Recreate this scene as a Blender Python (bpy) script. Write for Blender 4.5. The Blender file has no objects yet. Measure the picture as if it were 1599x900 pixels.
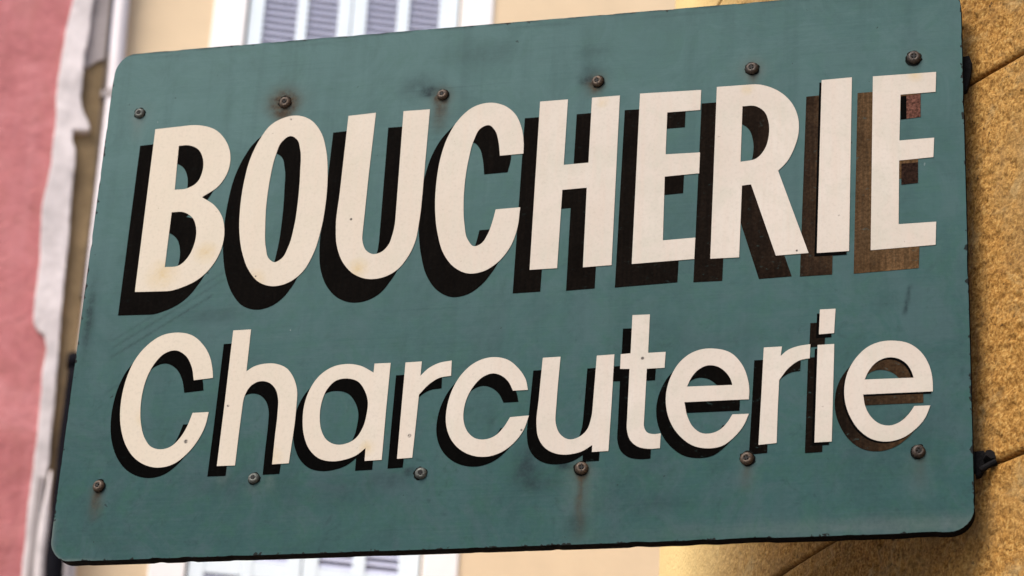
import bpy, bmesh, math, random
import numpy as np
from mathutils import Matrix, Vector

random.seed(7)
S = bpy.context.scene
COL = S.collection
R = math.radians

# ------------------------------------------------------------------ camera
cam_d = bpy.data.cameras.new('camera')
cam = bpy.data.objects.new('camera', cam_d)
COL.objects.link(cam)
cam_d.sensor_width = 36.0
cam_d.lens = 4025.0 / 1599.0 * 36.0
cam_d.clip_start = 0.05
cam_d.clip_end = 3000.0
rot = Matrix(((0.970212, 0.056228, 0.235642), (0.236728, -0.426683, -0.87287), (0.051464, 0.902652, -0.427284)))
cam.matrix_world = Matrix.Translation((0.94108, -3.45242, 1.6)) @ rot.to_4x4()
cam_d.dof.use_dof = True
cam_d.dof.focus_distance = 3.92
cam_d.dof.aperture_fstop = 6.3
S.camera = cam

# ------------------------------------------------------------------ light
SUN_EL, SUN_AZ = R(50), R(210)          # azimuth from +Y clockwise: behind the photographer, to the left
w = bpy.data.worlds.new('World')
S.world = w
w.use_nodes = True
nt = w.node_tree
sky = nt.nodes.new('ShaderNodeTexSky')
sky.sky_type = 'NISHITA'
sky.sun_disc = False
sky.sun_elevation = SUN_EL
sky.sun_rotation = SUN_AZ
sky.air_density = 1.0
sky.dust_density = 3.0
sky.ozone_density = 1.0
bg = nt.nodes['Background']
nt.links.new(sky.outputs[0], bg.inputs['Color'])
bg.inputs['Strength'].default_value = 0.075
sun_d = bpy.data.lights.new('sun', 'SUN')
sun_d.energy = 1.5
sun_d.angle = R(36)
sun_d.color = (1.0, 0.93, 0.84)
sun = bpy.data.objects.new('sun', sun_d)
COL.objects.link(sun)
to_sun = Vector((math.sin(SUN_AZ) * math.cos(SUN_EL), math.cos(SUN_AZ) * math.cos(SUN_EL), math.sin(SUN_EL)))
sun.rotation_euler = to_sun.to_track_quat('Z', 'Y').to_euler()
sun.location = (-4, -6, 14)
S.view_settings.view_transform = 'Standard'
S.view_settings.look = 'None'
S.view_settings.gamma = 1.0
S.view_settings.exposure = 1.5
S.cycles.use_denoising = True

BZ = 3.31833       # height of the middle of the sign above the street
LETTERS = [
('B',[[(-612.9,299.4,1),(-568.4,301.2,1),(-536.2,300.6,0),(-506.6,289.4,0),(-487.1,268.2,0),(-476.7,243.1,0),(-477.1,211.6,0),(-489.7,186.1,0),(-516.9,166.5,1),(-493.5,149.5,0),(-478.1,127.0,0),(-472.1,103.9,0),(-473.3,73.4,0),(-485.6,42.5,0),(-507.5,18.7,0),(-532.8,6.4,0),(-558.9,1.1,1),(-612.9,3.0,1)],[(-567.9,264.8,1),(-550.5,264.4,0),(-533.5,255.8,0),(-522.6,235.4,0),(-521.3,215.0,0),(-529.0,193.8,0),(-543.8,184.8,0),(-565.9,183.5,1)],[(-566.3,142.8,1),(-545.7,141.3,0),(-528.6,129.2,0),(-520.5,108.7,0),(-521.1,81.3,0),(-529.7,58.4,0),(-541.7,46.1,0),(-567.0,44.0,1)]],
 [[(-636.4,270.4,1),(-591.9,272.5,1),(-559.7,272.0,0),(-530.2,260.5,0),(-510.7,238.7,0),(-500.4,212.6,0),(-500.8,180.0,0),(-513.5,153.5,0),(-540.8,133.1,1),(-517.4,115.6,0),(-502.0,92.4,0),(-496.1,68.5,0),(-497.4,36.9,0),(-509.7,4.7,0),(-531.6,-19.9,0),(-556.9,-32.8,0),(-583.0,-38.4,1),(-636.9,-36.7,1)],[(-591.5,234.7,1),(-574.1,234.4,0),(-557.2,225.5,0),(-546.3,204.5,0),(-545.0,183.3,0),(-552.7,161.3,0),(-567.6,151.9,0),(-589.7,150.5,1)],[(-590.1,108.3,1),(-569.6,106.8,0),(-552.5,94.3,0),(-544.4,73.1,0),(-545.0,44.8,0),(-553.7,21.1,0),(-565.8,8.2,0),(-591.0,5.9,1)]]),
('O',[[(-370.9,305.3,0),(-345.3,295.8,0),(-325.4,272.3,0),(-313.0,237.5,0),(-306.6,193.9,0),(-305.2,141.7,0),(-309.5,90.4,0),(-319.0,49.2,0),(-333.8,20.2,0),(-354.1,4.0,0),(-379.8,-1.3,0),(-402.4,6.1,0),(-422.1,27.2,0),(-436.1,56.9,0),(-446.3,99.8,0),(-449.3,142.6,0),(-447.4,190.1,0),(-440.5,233.0,0),(-428.0,266.0,0),(-410.2,292.3,0),(-390.9,302.5,0)],[(-376.4,267.7,0),(-364.6,260.9,0),(-356.9,241.0,0),(-353.4,202.3,0),(-352.2,149.8,0),(-354.5,102.8,0),(-361.2,65.9,0),(-370.3,46.6,0),(-381.6,40.8,0),(-391.0,47.0,0),(-398.8,68.4,0),(-403.4,106.2,0),(-405.3,148.9,0),(-403.2,196.4,0),(-397.9,234.5,0),(-389.1,259.0,0)]],
 [[(-394.5,276.9,0),(-369.0,267.3,0),(-349.1,243.0,0),(-336.8,207.0,0),(-330.5,161.9,0),(-329.2,107.8,0),(-333.7,54.7,0),(-343.2,12.1,0),(-358.1,-18.0,0),(-378.4,-34.9,0),(-404.1,-40.5,0),(-426.7,-32.9,0),(-446.3,-11.2,0),(-460.3,19.5,0),(-470.3,63.8,0),(-473.3,108.0,0),(-471.3,157.3,0),(-464.3,201.7,0),(-451.7,235.9,0),(-433.9,263.3,0),(-414.5,273.9,0)],[(-400.1,237.9,0),(-388.3,231.0,0),(-380.7,210.4,0),(-377.3,170.3,0),(-376.2,116.0,0),(-378.6,67.4,0),(-385.4,29.2,0),(-394.6,9.1,0),(-405.9,3.1,0),(-415.2,9.4,0),(-423.0,31.6,0),(-427.5,70.7,0),(-429.3,114.8,0),(-427.1,164.0,0),(-421.7,203.5,0),(-412.8,228.9,0)]]),
('U',[[(-280.1,297.1,1),(-234.0,299.2,1),(-237.3,188.1,1),(-239.1,89.6,1),(-237.6,65.4,0),(-230.4,51.0,0),(-218.7,44.3,0),(-206.8,46.7,0),(-195.6,57.9,0),(-189.7,76.9,0),(-186.9,109.2,1),(-187.6,298.2,1),(-143.7,298.0,1),(-145.5,152.9,1),(-147.8,92.5,0),(-152.0,60.5,0),(-162.9,33.7,0),(-180.6,12.0,0),(-201.3,2.4,0),(-224.8,1.6,0),(-247.0,10.8,0),(-265.9,30.3,0),(-279.2,59.8,0),(-284.6,97.4,0),(-283.1,158.3,1)]],
 [[(-303.7,268.4,1),(-257.7,270.8,1),(-261.3,155.7,1),(-263.4,53.7,1),(-261.9,28.7,0),(-254.8,13.9,0),(-243.1,6.9,0),(-231.2,9.5,0),(-220.0,21.2,0),(-214.0,40.8,0),(-211.1,74.3,1),(-211.3,270.1,1),(-167.3,270.0,1),(-169.6,119.8,1),(-172.1,57.2,0),(-176.4,24.1,0),(-187.4,-3.7,0),(-205.1,-26.2,0),(-225.8,-36.3,0),(-249.3,-37.2,0),(-271.5,-27.8,0),(-290.3,-7.7,0),(-303.5,22.7,0),(-308.8,61.6,0),(-307.2,124.7,1)]]),
('C',[[(15.3,205.1,1),(14.7,225.4,0),(9.9,251.8,0),(-2.2,278.1,0),(-20.3,294.4,0),(-42.3,301.6,0),(-69.4,297.1,0),(-93.0,276.9,0),(-108.6,249.5,0),(-119.2,212.2,0),(-123.9,165.4,0),(-122.6,113.9,0),(-115.6,71.8,0),(-103.5,36.6,0),(-85.0,12.7,0),(-63.1,0.9,0),(-38.0,2.9,0),(-15.7,17.2,0),(1.9,41.0,0),(12.0,72.2,0),(15.1,110.1,1),(-24.2,109.2,1),(-28.2,88.8,0),(-35.3,65.4,0),(-45.0,50.5,0),(-55.4,47.1,0),(-65.8,58.3,0),(-73.5,87.4,0),(-77.1,124.6,0),(-77.2,161.9,0),(-73.3,204.0,0),(-66.7,236.6,0),(-57.0,256.3,0),(-44.4,261.0,0),(-33.4,250.6,0),(-26.7,231.0,0),(-22.7,204.3,1)]],
 [[(-8.7,174.1,1),(-9.3,195.1,0),(-13.9,222.5,0),(-26.0,249.6,0),(-44.0,266.5,0),(-66.0,273.7,0),(-93.1,269.0,0),(-116.7,248.0,0),(-132.5,219.4,0),(-143.2,180.8,0),(-148.1,132.3,0),(-147.0,79.1,0),(-140.0,35.5,0),(-128.0,-0.8,0),(-109.6,-25.5,0),(-87.9,-37.6,0),(-62.8,-35.4,0),(-40.4,-20.4,0),(-22.8,4.3,0),(-12.6,36.6,0),(-9.3,75.8,1),(-48.6,74.7,1),(-52.6,53.5,0),(-59.8,29.3,0),(-69.6,13.9,0),(-79.9,10.3,0),(-90.3,21.8,0),(-97.9,51.8,0),(-101.4,90.3,0),(-101.4,129.0,0),(-97.4,172.5,0),(-90.6,206.3,0),(-80.9,226.8,0),(-68.2,231.7,0),(-57.3,221.0,0),(-50.7,200.8,0),(-46.7,173.1,1)]]),
('H',[[(38.0,296.9,1),(83.1,297.1,1),(81.5,179.8,1),(121.0,180.8,1),(122.2,296.8,1),(166.9,297.1,1),(164.1,0.4,1),(119.5,-0.5,1),(120.1,136.9,1),(81.2,135.8,1),(78.9,0.7,1),(35.6,0.6,1)]],
 [[(14.3,268.8,1),(59.4,269.2,1),(57.3,147.9,1),(96.8,149.0,1),(98.5,269.2,1),(143.2,269.6,1),(139.1,-37.2,1),(94.6,-38.4,1),(95.7,103.6,1),(56.9,102.4,1),(54.0,-37.3,1),(10.7,-37.6,1)]]),
('E',[[(199.3,297.8,1),(296.5,296.1,1),(295.9,260.4,1),(243.7,260.2,1),(243.0,186.0,1),(297.0,185.2,1),(296.4,148.9,1),(242.7,147.1,1),(242.6,37.1,1),(292.8,38.5,1),(291.8,2.4,1),(195.6,0.2,1)]],
 [[(175.6,270.2,1),(272.8,268.8,1),(272.0,231.9,1),(219.8,231.5,1),(218.8,154.6,1),(272.8,154.1,1),(272.0,116.5,1),(218.3,114.5,1),(217.7,0.7,1),(267.8,2.4,1),(266.7,-35.0,1),(170.5,-37.7,1)]]),
('R',[[(321.3,299.3,1),(377.2,299.1,1),(410.7,288.6,0),(435.2,266.2,0),(448.2,236.5,0),(449.6,208.9,0),(442.3,179.7,0),(431.5,158.3,0),(418.4,144.0,1),(465.4,1.0,1),(416.1,-0.1,1),(377.1,123.6,1),(363.1,122.6,1),(360.4,0.7,1),(316.5,1.2,1)],[(362.1,261.3,1),(382.1,260.1,0),(396.0,249.4,0),(403.3,228.7,0),(403.5,205.1,0),(397.5,183.2,0),(385.4,168.3,0),(360.3,163.8,1)]],
 [[(297.5,271.9,1),(353.5,271.9,1),(386.9,261.2,0),(411.4,238.2,0),(424.1,207.5,0),(425.4,179.0,0),(417.9,148.7,0),(407.0,126.6,0),(393.9,111.7,1),(440.1,-35.9,1),(390.8,-37.2,1),(352.5,90.4,1),(338.5,89.3,1),(335.2,-36.7,1),(291.3,-36.4,1)],[(338.2,232.7,1),(358.2,231.6,0),(372.0,220.6,0),(379.2,199.2,0),(379.3,174.9,0),(373.2,152.1,0),(361.0,136.6,0),(335.9,131.9,1)]]),
('I',[[(485.0,297.4,1),(531.6,298.4,1),(525.9,0.3,1),(477.8,0.1,1)]],
 [[(461.2,270.2,1),(507.8,271.5,1),(500.5,-36.7,1),(452.4,-37.1,1)]]),
('E',[[(563.9,297.1,1),(660.2,296.7,1),(658.7,261.9,1),(605.7,261.4,1),(602.9,181.8,1),(655.1,182.6,1),(653.3,149.5,1),(602.1,147.6,1),(599.9,39.9,1),(655.5,40.3,1),(653.9,2.1,1),(558.1,-0.5,1)]],
 [[(540.1,270.0,1),(636.5,270.1,1),(634.8,234.0,1),(581.7,233.2,1),(578.5,151.0,1),(630.7,152.0,1),(628.6,117.9,1),(577.5,115.7,1),(574.7,4.3,1),(630.2,5.0,1),(628.5,-34.4,1),(532.6,-37.5,1)]]),
('C',[[(-463.8,-154.2,1),(-466.5,-138.8,0),(-473.5,-116.6,0),(-488.0,-94.6,0),(-507.5,-78.7,0),(-531.4,-72.9,0),(-557.9,-76.6,0),(-579.5,-91.3,0),(-596.6,-113.6,0),(-607.4,-142.3,0),(-612.4,-174.9,0),(-611.9,-207.5,0),(-605.5,-238.4,0),(-594.2,-263.9,0),(-577.6,-284.2,0),(-556.7,-296.8,0),(-535.2,-300.9,0),(-513.0,-295.8,0),(-493.8,-280.8,0),(-478.6,-260.3,0),(-468.3,-235.9,0),(-464.6,-211.8,1),(-491.0,-211.9,1),(-498.7,-236.9,0),(-508.9,-255.3,0),(-521.6,-267.2,0),(-537.0,-270.7,0),(-553.4,-265.7,0),(-565.7,-250.9,0),(-574.6,-227.3,0),(-578.7,-201.9,0),(-578.7,-173.0,0),(-573.2,-144.1,0),(-563.2,-122.7,0),(-550.5,-108.7,0),(-532.6,-103.5,0),(-514.4,-112.9,0),(-501.4,-133.3,0),(-495.3,-156.6,1)]],
 [[(-477.5,-174.5,1),(-480.2,-159.5,0),(-487.1,-137.9,0),(-501.5,-116.5,0),(-521.1,-101.1,0),(-544.9,-95.4,0),(-571.4,-99.0,0),(-593.0,-113.3,0),(-610.1,-134.9,0),(-621.0,-162.9,0),(-626.0,-194.6,0),(-625.6,-226.3,0),(-619.3,-256.4,0),(-608.0,-281.2,0),(-591.4,-300.9,0),(-570.6,-313.2,0),(-549.0,-317.2,0),(-526.9,-312.3,0),(-507.6,-297.6,0),(-492.4,-277.6,0),(-482.1,-253.9,0),(-478.4,-230.5,1),(-504.7,-230.6,1),(-512.5,-254.9,0),(-522.7,-272.8,0),(-535.4,-284.4,0),(-550.8,-287.8,0),(-567.2,-283.0,0),(-579.5,-268.6,0),(-588.3,-245.6,0),(-592.4,-220.9,0),(-592.3,-192.7,0),(-586.8,-164.6,0),(-576.8,-143.8,0),(-564.1,-130.2,0),(-546.1,-125.1,0),(-528.0,-134.3,0),(-515.1,-154.2,0),(-509.0,-176.8,1)]]),
('h',[[(-438.6,-74.6,1),(-409.3,-74.4,1),(-409.8,-146.2,1),(-398.0,-138.5,0),(-380.8,-134.7,0),(-361.1,-136.1,0),(-344.0,-144.3,0),(-332.2,-159.3,0),(-324.0,-180.5,0),(-322.2,-210.9,0),(-323.2,-256.8,1),(-325.8,-302.8,1),(-352.4,-303.4,1),(-352.2,-259.0,1),(-351.7,-216.6,0),(-353.1,-195.1,0),(-360.0,-176.9,0),(-373.3,-165.8,0),(-387.4,-164.3,0),(-399.9,-171.3,0),(-407.9,-185.9,0),(-410.3,-206.6,1),(-411.5,-252.7,1),(-412.3,-302.6,1),(-441.7,-302.4,1),(-440.1,-212.3,1)]],
 [[(-452.2,-96.9,1),(-422.9,-96.7,1),(-423.5,-166.6,1),(-411.7,-159.1,0),(-394.5,-155.4,0),(-374.8,-156.8,0),(-357.7,-164.7,0),(-345.9,-179.3,0),(-337.8,-200.0,0),(-336.0,-229.5,0),(-337.0,-274.2,1),(-339.6,-319.1,1),(-366.2,-319.6,1),(-366.0,-276.3,1),(-365.5,-235.0,0),(-366.8,-214.2,0),(-373.8,-196.4,0),(-387.0,-185.6,0),(-401.1,-184.2,0),(-413.7,-190.9,0),(-421.6,-205.2,0),(-424.1,-225.3,1),(-425.3,-270.2,1),(-426.1,-318.8,1),(-455.5,-318.6,1),(-453.8,-230.8,1)]]),
('a',[[(-201.9,-144.0,1),(-176.3,-144.3,1),(-177.7,-225.0,1),(-178.4,-303.7,1),(-205.3,-304.2,1),(-205.3,-283.1,1),(-219.5,-294.6,0),(-235.9,-300.5,0),(-256.0,-302.7,0),(-276.8,-297.7,0),(-293.4,-283.4,0),(-304.6,-261.1,0),(-309.9,-232.7,0),(-309.1,-204.4,0),(-302.0,-179.9,0),(-288.9,-159.4,0),(-269.4,-146.1,0),(-245.6,-142.4,0),(-224.7,-146.4,0),(-202.4,-159.0,1)],[(-243.6,-166.8,0),(-227.0,-172.3,0),(-214.5,-187.9,0),(-208.0,-205.9,0),(-208.0,-227.1,0),(-212.9,-250.7,0),(-223.4,-267.7,0),(-238.0,-275.0,0),(-253.3,-275.4,0),(-267.5,-268.1,0),(-278.1,-251.8,0),(-282.7,-230.5,0),(-282.1,-205.8,0),(-274.8,-183.0,0),(-261.2,-169.1,0)]],
 [[(-215.7,-164.7,1),(-190.0,-165.0,1),(-191.5,-242.8,1),(-192.4,-318.7,1),(-219.2,-319.2,1),(-219.2,-298.8,1),(-233.5,-309.9,0),(-249.9,-315.6,0),(-270.0,-317.7,0),(-290.8,-312.8,0),(-307.3,-299.0,0),(-318.5,-277.6,0),(-323.8,-250.2,0),(-322.9,-222.9,0),(-315.7,-199.2,0),(-302.7,-179.5,0),(-283.1,-166.7,0),(-259.3,-163.1,0),(-238.4,-166.9,0),(-216.2,-179.1,1)],[(-257.4,-186.6,0),(-240.8,-191.9,0),(-228.3,-207.0,0),(-221.8,-224.4,0),(-221.9,-244.7,0),(-226.8,-267.5,0),(-237.3,-283.9,0),(-252.0,-291.0,0),(-267.2,-291.3,0),(-281.4,-284.3,0),(-292.0,-268.6,0),(-296.6,-248.0,0),(-295.9,-224.2,0),(-288.6,-202.3,0),(-275.0,-188.8,0)]]),
('r',[[(-152.4,-144.9,1),(-126.6,-144.5,1),(-127.3,-168.6,1),(-115.0,-156.5,0),(-98.6,-148.5,0),(-79.2,-145.6,1),(-78.6,-170.8,1),(-97.0,-173.4,0),(-112.5,-183.2,0),(-127.2,-199.4,1),(-128.8,-248.4,1),(-130.7,-302.3,1),(-154.4,-303.0,1),(-153.5,-222.7,1)]],
 [[(-166.2,-165.4,1),(-140.4,-165.1,1),(-141.1,-188.3,1),(-128.8,-176.6,0),(-112.4,-168.9,0),(-93.1,-166.2,1),(-92.5,-190.5,1),(-110.8,-192.9,0),(-126.3,-202.4,0),(-141.1,-218.0,1),(-142.7,-265.2,1),(-144.7,-317.2,1),(-168.3,-317.9,1),(-167.4,-240.4,1)]]),
('c',[[(43.0,-200.3,1),(38.8,-183.3,0),(26.2,-164.0,0),(8.8,-149.0,0),(-11.5,-143.6,0),(-28.2,-145.2,0),(-44.5,-152.5,0),(-61.9,-169.2,0),(-75.4,-195.0,0),(-81.7,-222.7,0),(-81.2,-250.6,0),(-72.0,-275.3,0),(-55.9,-293.2,0),(-35.5,-303.4,0),(-12.3,-305.4,0),(7.1,-299.5,0),(26.0,-284.9,0),(39.7,-264.9,0),(46.7,-242.2,1),(17.8,-243.5,1),(8.2,-260.0,0),(-4.3,-272.9,0),(-18.8,-277.7,0),(-33.8,-275.6,0),(-46.0,-265.4,0),(-53.7,-248.4,0),(-55.0,-227.5,0),(-50.6,-206.8,0),(-40.7,-188.0,0),(-28.1,-175.3,0),(-13.4,-170.4,0),(0.2,-174.6,0),(12.5,-186.2,0),(19.9,-200.5,1)]],
 [[(29.1,-218.8,1),(24.9,-202.4,0),(12.3,-183.8,0),(-5.1,-169.3,0),(-25.4,-164.1,0),(-42.0,-165.6,0),(-58.4,-172.6,0),(-75.8,-188.8,0),(-89.3,-213.6,0),(-95.6,-240.3,0),(-95.1,-267.2,0),(-85.9,-291.1,0),(-69.8,-308.4,0),(-49.4,-318.2,0),(-26.2,-320.2,0),(-6.9,-314.4,0),(12.0,-300.4,0),(25.8,-281.1,0),(32.8,-259.2,1),(3.9,-260.5,1),(-5.7,-276.4,0),(-18.2,-288.8,0),(-32.8,-293.4,0),(-47.7,-291.4,0),(-59.9,-281.6,0),(-67.6,-265.2,0),(-68.9,-245.0,0),(-64.5,-225.0,0),(-54.6,-206.8,0),(-42.0,-194.6,0),(-27.2,-189.9,0),(-13.7,-194.0,0),(-1.4,-205.1,0),(5.9,-219.0,1)]]),
('u',[[(63.6,-148.8,1),(91.0,-148.5,1),(88.9,-196.4,1),(87.7,-241.4,1),(89.1,-259.3,0),(96.4,-275.1,0),(110.0,-283.6,0),(124.2,-280.8,0),(136.1,-270.1,0),(141.9,-252.6,0),(144.1,-226.9,1),(147.0,-149.8,1),(173.8,-149.2,1),(172.4,-228.3,1),(170.3,-304.7,1),(145.5,-305.3,1),(145.7,-294.1,1),(130.9,-303.2,0),(111.7,-307.5,0),(91.5,-305.6,0),(73.9,-295.6,0),(63.3,-279.7,0),(59.0,-257.2,0),(60.4,-219.3,1)]],
 [[(49.7,-169.0,1),(77.1,-168.7,1),(75.0,-214.9,1),(73.7,-258.3,1),(75.2,-275.6,0),(82.4,-290.9,0),(96.1,-299.1,0),(110.3,-296.4,0),(122.1,-286.1,0),(127.9,-269.1,0),(130.2,-244.4,1),(133.1,-170.0,1),(159.9,-169.4,1),(158.5,-245.7,1),(156.4,-319.4,1),(131.6,-320.0,1),(131.8,-309.2,1),(117.0,-318.1,0),(97.8,-322.1,0),(77.6,-320.3,0),(59.9,-310.6,0),(49.4,-295.3,0),(45.0,-273.6,0),(46.5,-237.0,1)]]),
('t',[[(199.5,-85.8,1),(226.1,-86.3,1),(225.3,-149.6,1),(251.9,-149.3,1),(250.9,-175.3,1),(224.1,-175.3,1),(222.4,-258.1,1),(223.1,-270.1,0),(227.5,-277.8,0),(235.6,-280.9,0),(248.0,-280.4,1),(247.4,-303.7,1),(230.5,-304.0,0),(214.4,-299.9,0),(202.8,-289.5,0),(197.5,-274.7,0),(196.8,-253.5,1),(197.8,-174.2,1),(183.5,-173.5,1),(183.6,-149.4,1),(198.6,-148.8,1)]],
 [[(185.5,-107.3,1),(212.0,-107.8,1),(211.3,-169.3,1),(237.8,-169.0,1),(236.9,-194.3,1),(210.1,-194.3,1),(208.5,-274.9,1),(209.2,-286.5,0),(213.6,-294.0,0),(221.6,-297.0,0),(234.1,-296.6,1),(233.5,-319.3,1),(216.6,-319.5,0),(200.5,-315.5,0),(188.9,-305.5,0),(183.6,-291.0,0),(182.9,-270.4,1),(183.8,-193.3,1),(169.5,-192.5,1),(169.6,-169.1,1),(184.6,-168.5,1)]]),
('e',[[(378.1,-232.4,1),(378.6,-218.1,0),(375.5,-197.4,0),(366.3,-174.6,0),(349.1,-155.7,0),(325.9,-148.2,0),(308.3,-147.9,0),(290.7,-153.5,0),(273.3,-167.9,0),(261.0,-189.7,0),(254.6,-215.2,0),(255.2,-239.2,0),(262.9,-265.2,0),(277.8,-287.2,0),(297.1,-302.2,0),(319.4,-307.3,0),(339.8,-304.2,0),(356.9,-291.5,0),(370.8,-273.7,0),(378.4,-255.5,1),(354.1,-255.3,1),(346.4,-268.1,0),(335.3,-279.1,0),(322.1,-283.9,0),(309.4,-282.9,0),(297.2,-273.9,0),(287.6,-256.2,0),(282.2,-232.4,1)],[(285.5,-207.5,1),(290.7,-195.4,0),(301.6,-181.5,0),(315.2,-175.0,0),(329.7,-177.1,0),(342.6,-186.8,0),(350.8,-199.6,0),(353.4,-208.3,1)]],
 [[(364.2,-249.5,1),(364.6,-235.7,0),(361.5,-215.8,0),(352.3,-193.7,0),(335.1,-175.5,0),(311.9,-168.2,0),(294.2,-167.9,0),(276.7,-173.4,0),(259.3,-187.2,0),(247.0,-208.2,0),(240.6,-232.9,0),(241.2,-256.0,0),(249.0,-281.1,0),(263.9,-302.3,0),(283.2,-316.9,0),(305.5,-321.7,0),(325.9,-318.7,0),(343.0,-306.5,0),(356.9,-289.3,0),(364.5,-271.7,1),(340.2,-271.6,1),(332.5,-283.9,0),(321.3,-294.5,0),(308.2,-299.1,0),(295.5,-298.2,0),(283.2,-289.5,0),(273.6,-272.4,0),(268.3,-249.4,1)],[(271.5,-225.4,1),(276.7,-213.8,0),(287.6,-200.3,0),(301.2,-194.1,0),(315.6,-196.1,0),(328.6,-205.5,0),(336.7,-217.8,0),(339.4,-226.2,1)]]),
('r',[[(399.4,-150.5,1),(426.4,-150.3,1),(424.3,-165.7,1),(435.0,-156.6,0),(450.7,-151.0,0),(468.4,-148.9,1),(467.5,-171.5,1),(453.3,-173.8,0),(436.7,-185.3,0),(422.6,-204.0,1),(420.8,-250.8,1),(419.6,-303.4,1),(393.1,-305.2,1),(396.4,-229.2,1)]],
 [[(385.3,-170.3,1),(412.3,-170.1,1),(410.2,-184.9,1),(420.9,-176.2,0),(436.6,-170.7,0),(454.3,-168.7,1),(453.4,-190.6,1),(439.3,-192.8,0),(422.6,-203.8,0),(408.6,-221.9,1),(406.8,-267.0,1),(405.7,-317.9,1),(379.2,-319.6,1),(382.4,-246.2,1)]]),
('i',[[(479.1,-150.8,1),(503.6,-150.5,1),(499.6,-304.7,1),(474.6,-305.2,1)],[(482.5,-93.5,1),(505.6,-93.5,1),(503.3,-132.9,1),(481.0,-133.7,1)]],
 [[(465.0,-170.3,1),(489.5,-170.0,1),(485.7,-320.0,1),(460.7,-320.6,1)],[(468.3,-114.6,1),(491.4,-114.6,1),(489.1,-152.9,1),(466.8,-153.6,1)]]),
('e',[[(645.7,-233.4,1),(645.4,-214.9,0),(640.7,-191.1,0),(629.3,-170.1,0),(612.6,-155.9,0),(590.9,-150.2,0),(572.3,-150.6,0),(553.6,-157.4,0),(536.3,-173.5,0),(523.8,-195.0,0),(518.4,-218.5,0),(518.9,-242.1,0),(526.5,-267.6,0),(540.3,-290.0,0),(558.6,-304.1,0),(579.9,-308.4,0),(599.8,-304.3,0),(619.8,-291.0,0),(633.7,-274.5,0),(641.7,-255.2,1),(618.8,-255.1,1),(609.4,-268.6,0),(597.1,-279.3,0),(583.3,-283.7,0),(570.4,-281.1,0),(557.9,-270.8,0),(548.8,-253.7,0),(545.3,-233.3,1)],[(547.6,-209.8,1),(553.6,-196.6,0),(564.5,-183.6,0),(578.9,-176.9,0),(593.7,-178.0,0),(607.5,-186.9,0),(615.0,-199.2,0),(618.5,-210.5,1)]],
 [[(631.7,-250.2,1),(631.4,-232.4,0),(626.5,-209.4,0),(615.2,-189.2,0),(598.4,-175.4,0),(576.8,-170.0,0),(558.1,-170.3,0),(539.4,-176.8,0),(522.2,-192.4,0),(509.7,-213.1,0),(504.4,-235.8,0),(504.9,-258.6,0),(512.6,-283.2,0),(526.4,-304.8,0),(544.7,-318.4,0),(566.1,-322.6,0),(585.9,-318.7,0),(605.9,-305.9,0),(619.8,-289.9,0),(627.7,-271.3,1),(604.8,-271.2,1),(595.5,-284.2,0),(583.1,-294.6,0),(569.3,-298.7,0),(556.5,-296.2,0),(544.0,-286.3,0),(534.9,-269.7,0),(531.3,-250.1,1)],[(533.5,-227.4,1),(539.5,-214.7,0),(550.4,-202.1,0),(564.7,-195.6,0),(579.6,-196.8,0),(593.4,-205.4,0),(600.9,-217.2,0),(604.5,-228.1,1)]]),
]
SCREWS = [(-644.3,331.5),(-391.0,330.9),(-124.0,322.7),(130.2,325.6),(376.3,327.3),(627.2,324.5),(-632.2,-327.8),(-379.7,-325.6),(-115.2,-328.4),(131.1,-330.7),(376.5,-326.2),(623.8,-326.1)]
SPOTS = [(-496.9, -259.4, 4.5), (-433.8, -202.6, 3.0), (-137.6, -266.4, 4.0), (217.1, -157.9, 3.5), (-260.3, 108.5, 3.0), (-301.5, 168.8, 2.5), (36.4, -265.1, 2.5), (130.4, 319.7, 3.0), (-378.1, 298.8, 2.5), (-410.7, 18.0, 2.0), (447.8, 6.1, 2.5)]
STAINS = [(-568.5, 30.3, 34), (-499.6, 65.7, 24), (-354.1, -292.2, 22), (-415.2, 9.3, 26), (-564.6, -213.4, 24), (-201.9, -283.3, 16), (369.7, 291.1, 13), (628.7, 293.8, 15), (139.9, 287.6, 13), (-241.5, 20.6, 22)]
STRIP_LEFT = [(-2.544,9.083),(-2.540,8.960),(-2.550,8.847),(-2.556,8.752),(-2.556,8.619),(-2.559,8.470),(-2.557,8.351),(-2.540,8.215),(-2.539,8.097),(-2.534,8.001),(-2.532,7.885),(-2.541,7.768),(-2.548,7.691),(-2.537,7.579),(-2.518,7.356),(-2.516,7.208),(-2.515,7.098),(-2.500,7.008),(-2.475,6.971),(-2.439,6.947),(-2.421,6.881),(-2.426,6.790),(-2.421,6.676),(-2.409,6.535),(-2.406,6.359),(-2.404,6.220),(-2.402,6.082),(-2.400,5.942),(-2.391,5.777),(-2.387,5.627),(-2.383,5.478)]
STRIP_RIGHT = [(-2.431,9.102),(-2.433,8.977),(-2.430,8.773),(-2.438,8.638),(-2.431,8.502),(-2.426,8.371),(-2.416,8.321),(-2.397,8.276),(-2.371,8.229),(-2.355,8.184),(-2.370,8.166),(-2.444,8.159),(-2.437,8.097),(-2.417,8.049),(-2.408,7.977),(-2.407,7.827),(-2.387,7.536),(-2.381,7.349),(-2.371,7.106),(-2.357,6.864),(-2.347,6.685),(-2.337,6.403),(-2.329,6.264)]
STRIP_LOW = [(-2.332,6.160),(-2.337,5.950),(-2.334,5.633),(-2.330,5.484)]
GREY_TOP = [(-2.435,9.122),(-2.338,9.138),(-2.316,8.649),(-2.374,8.611),(-2.427,8.558),(-2.431,8.793)]
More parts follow.
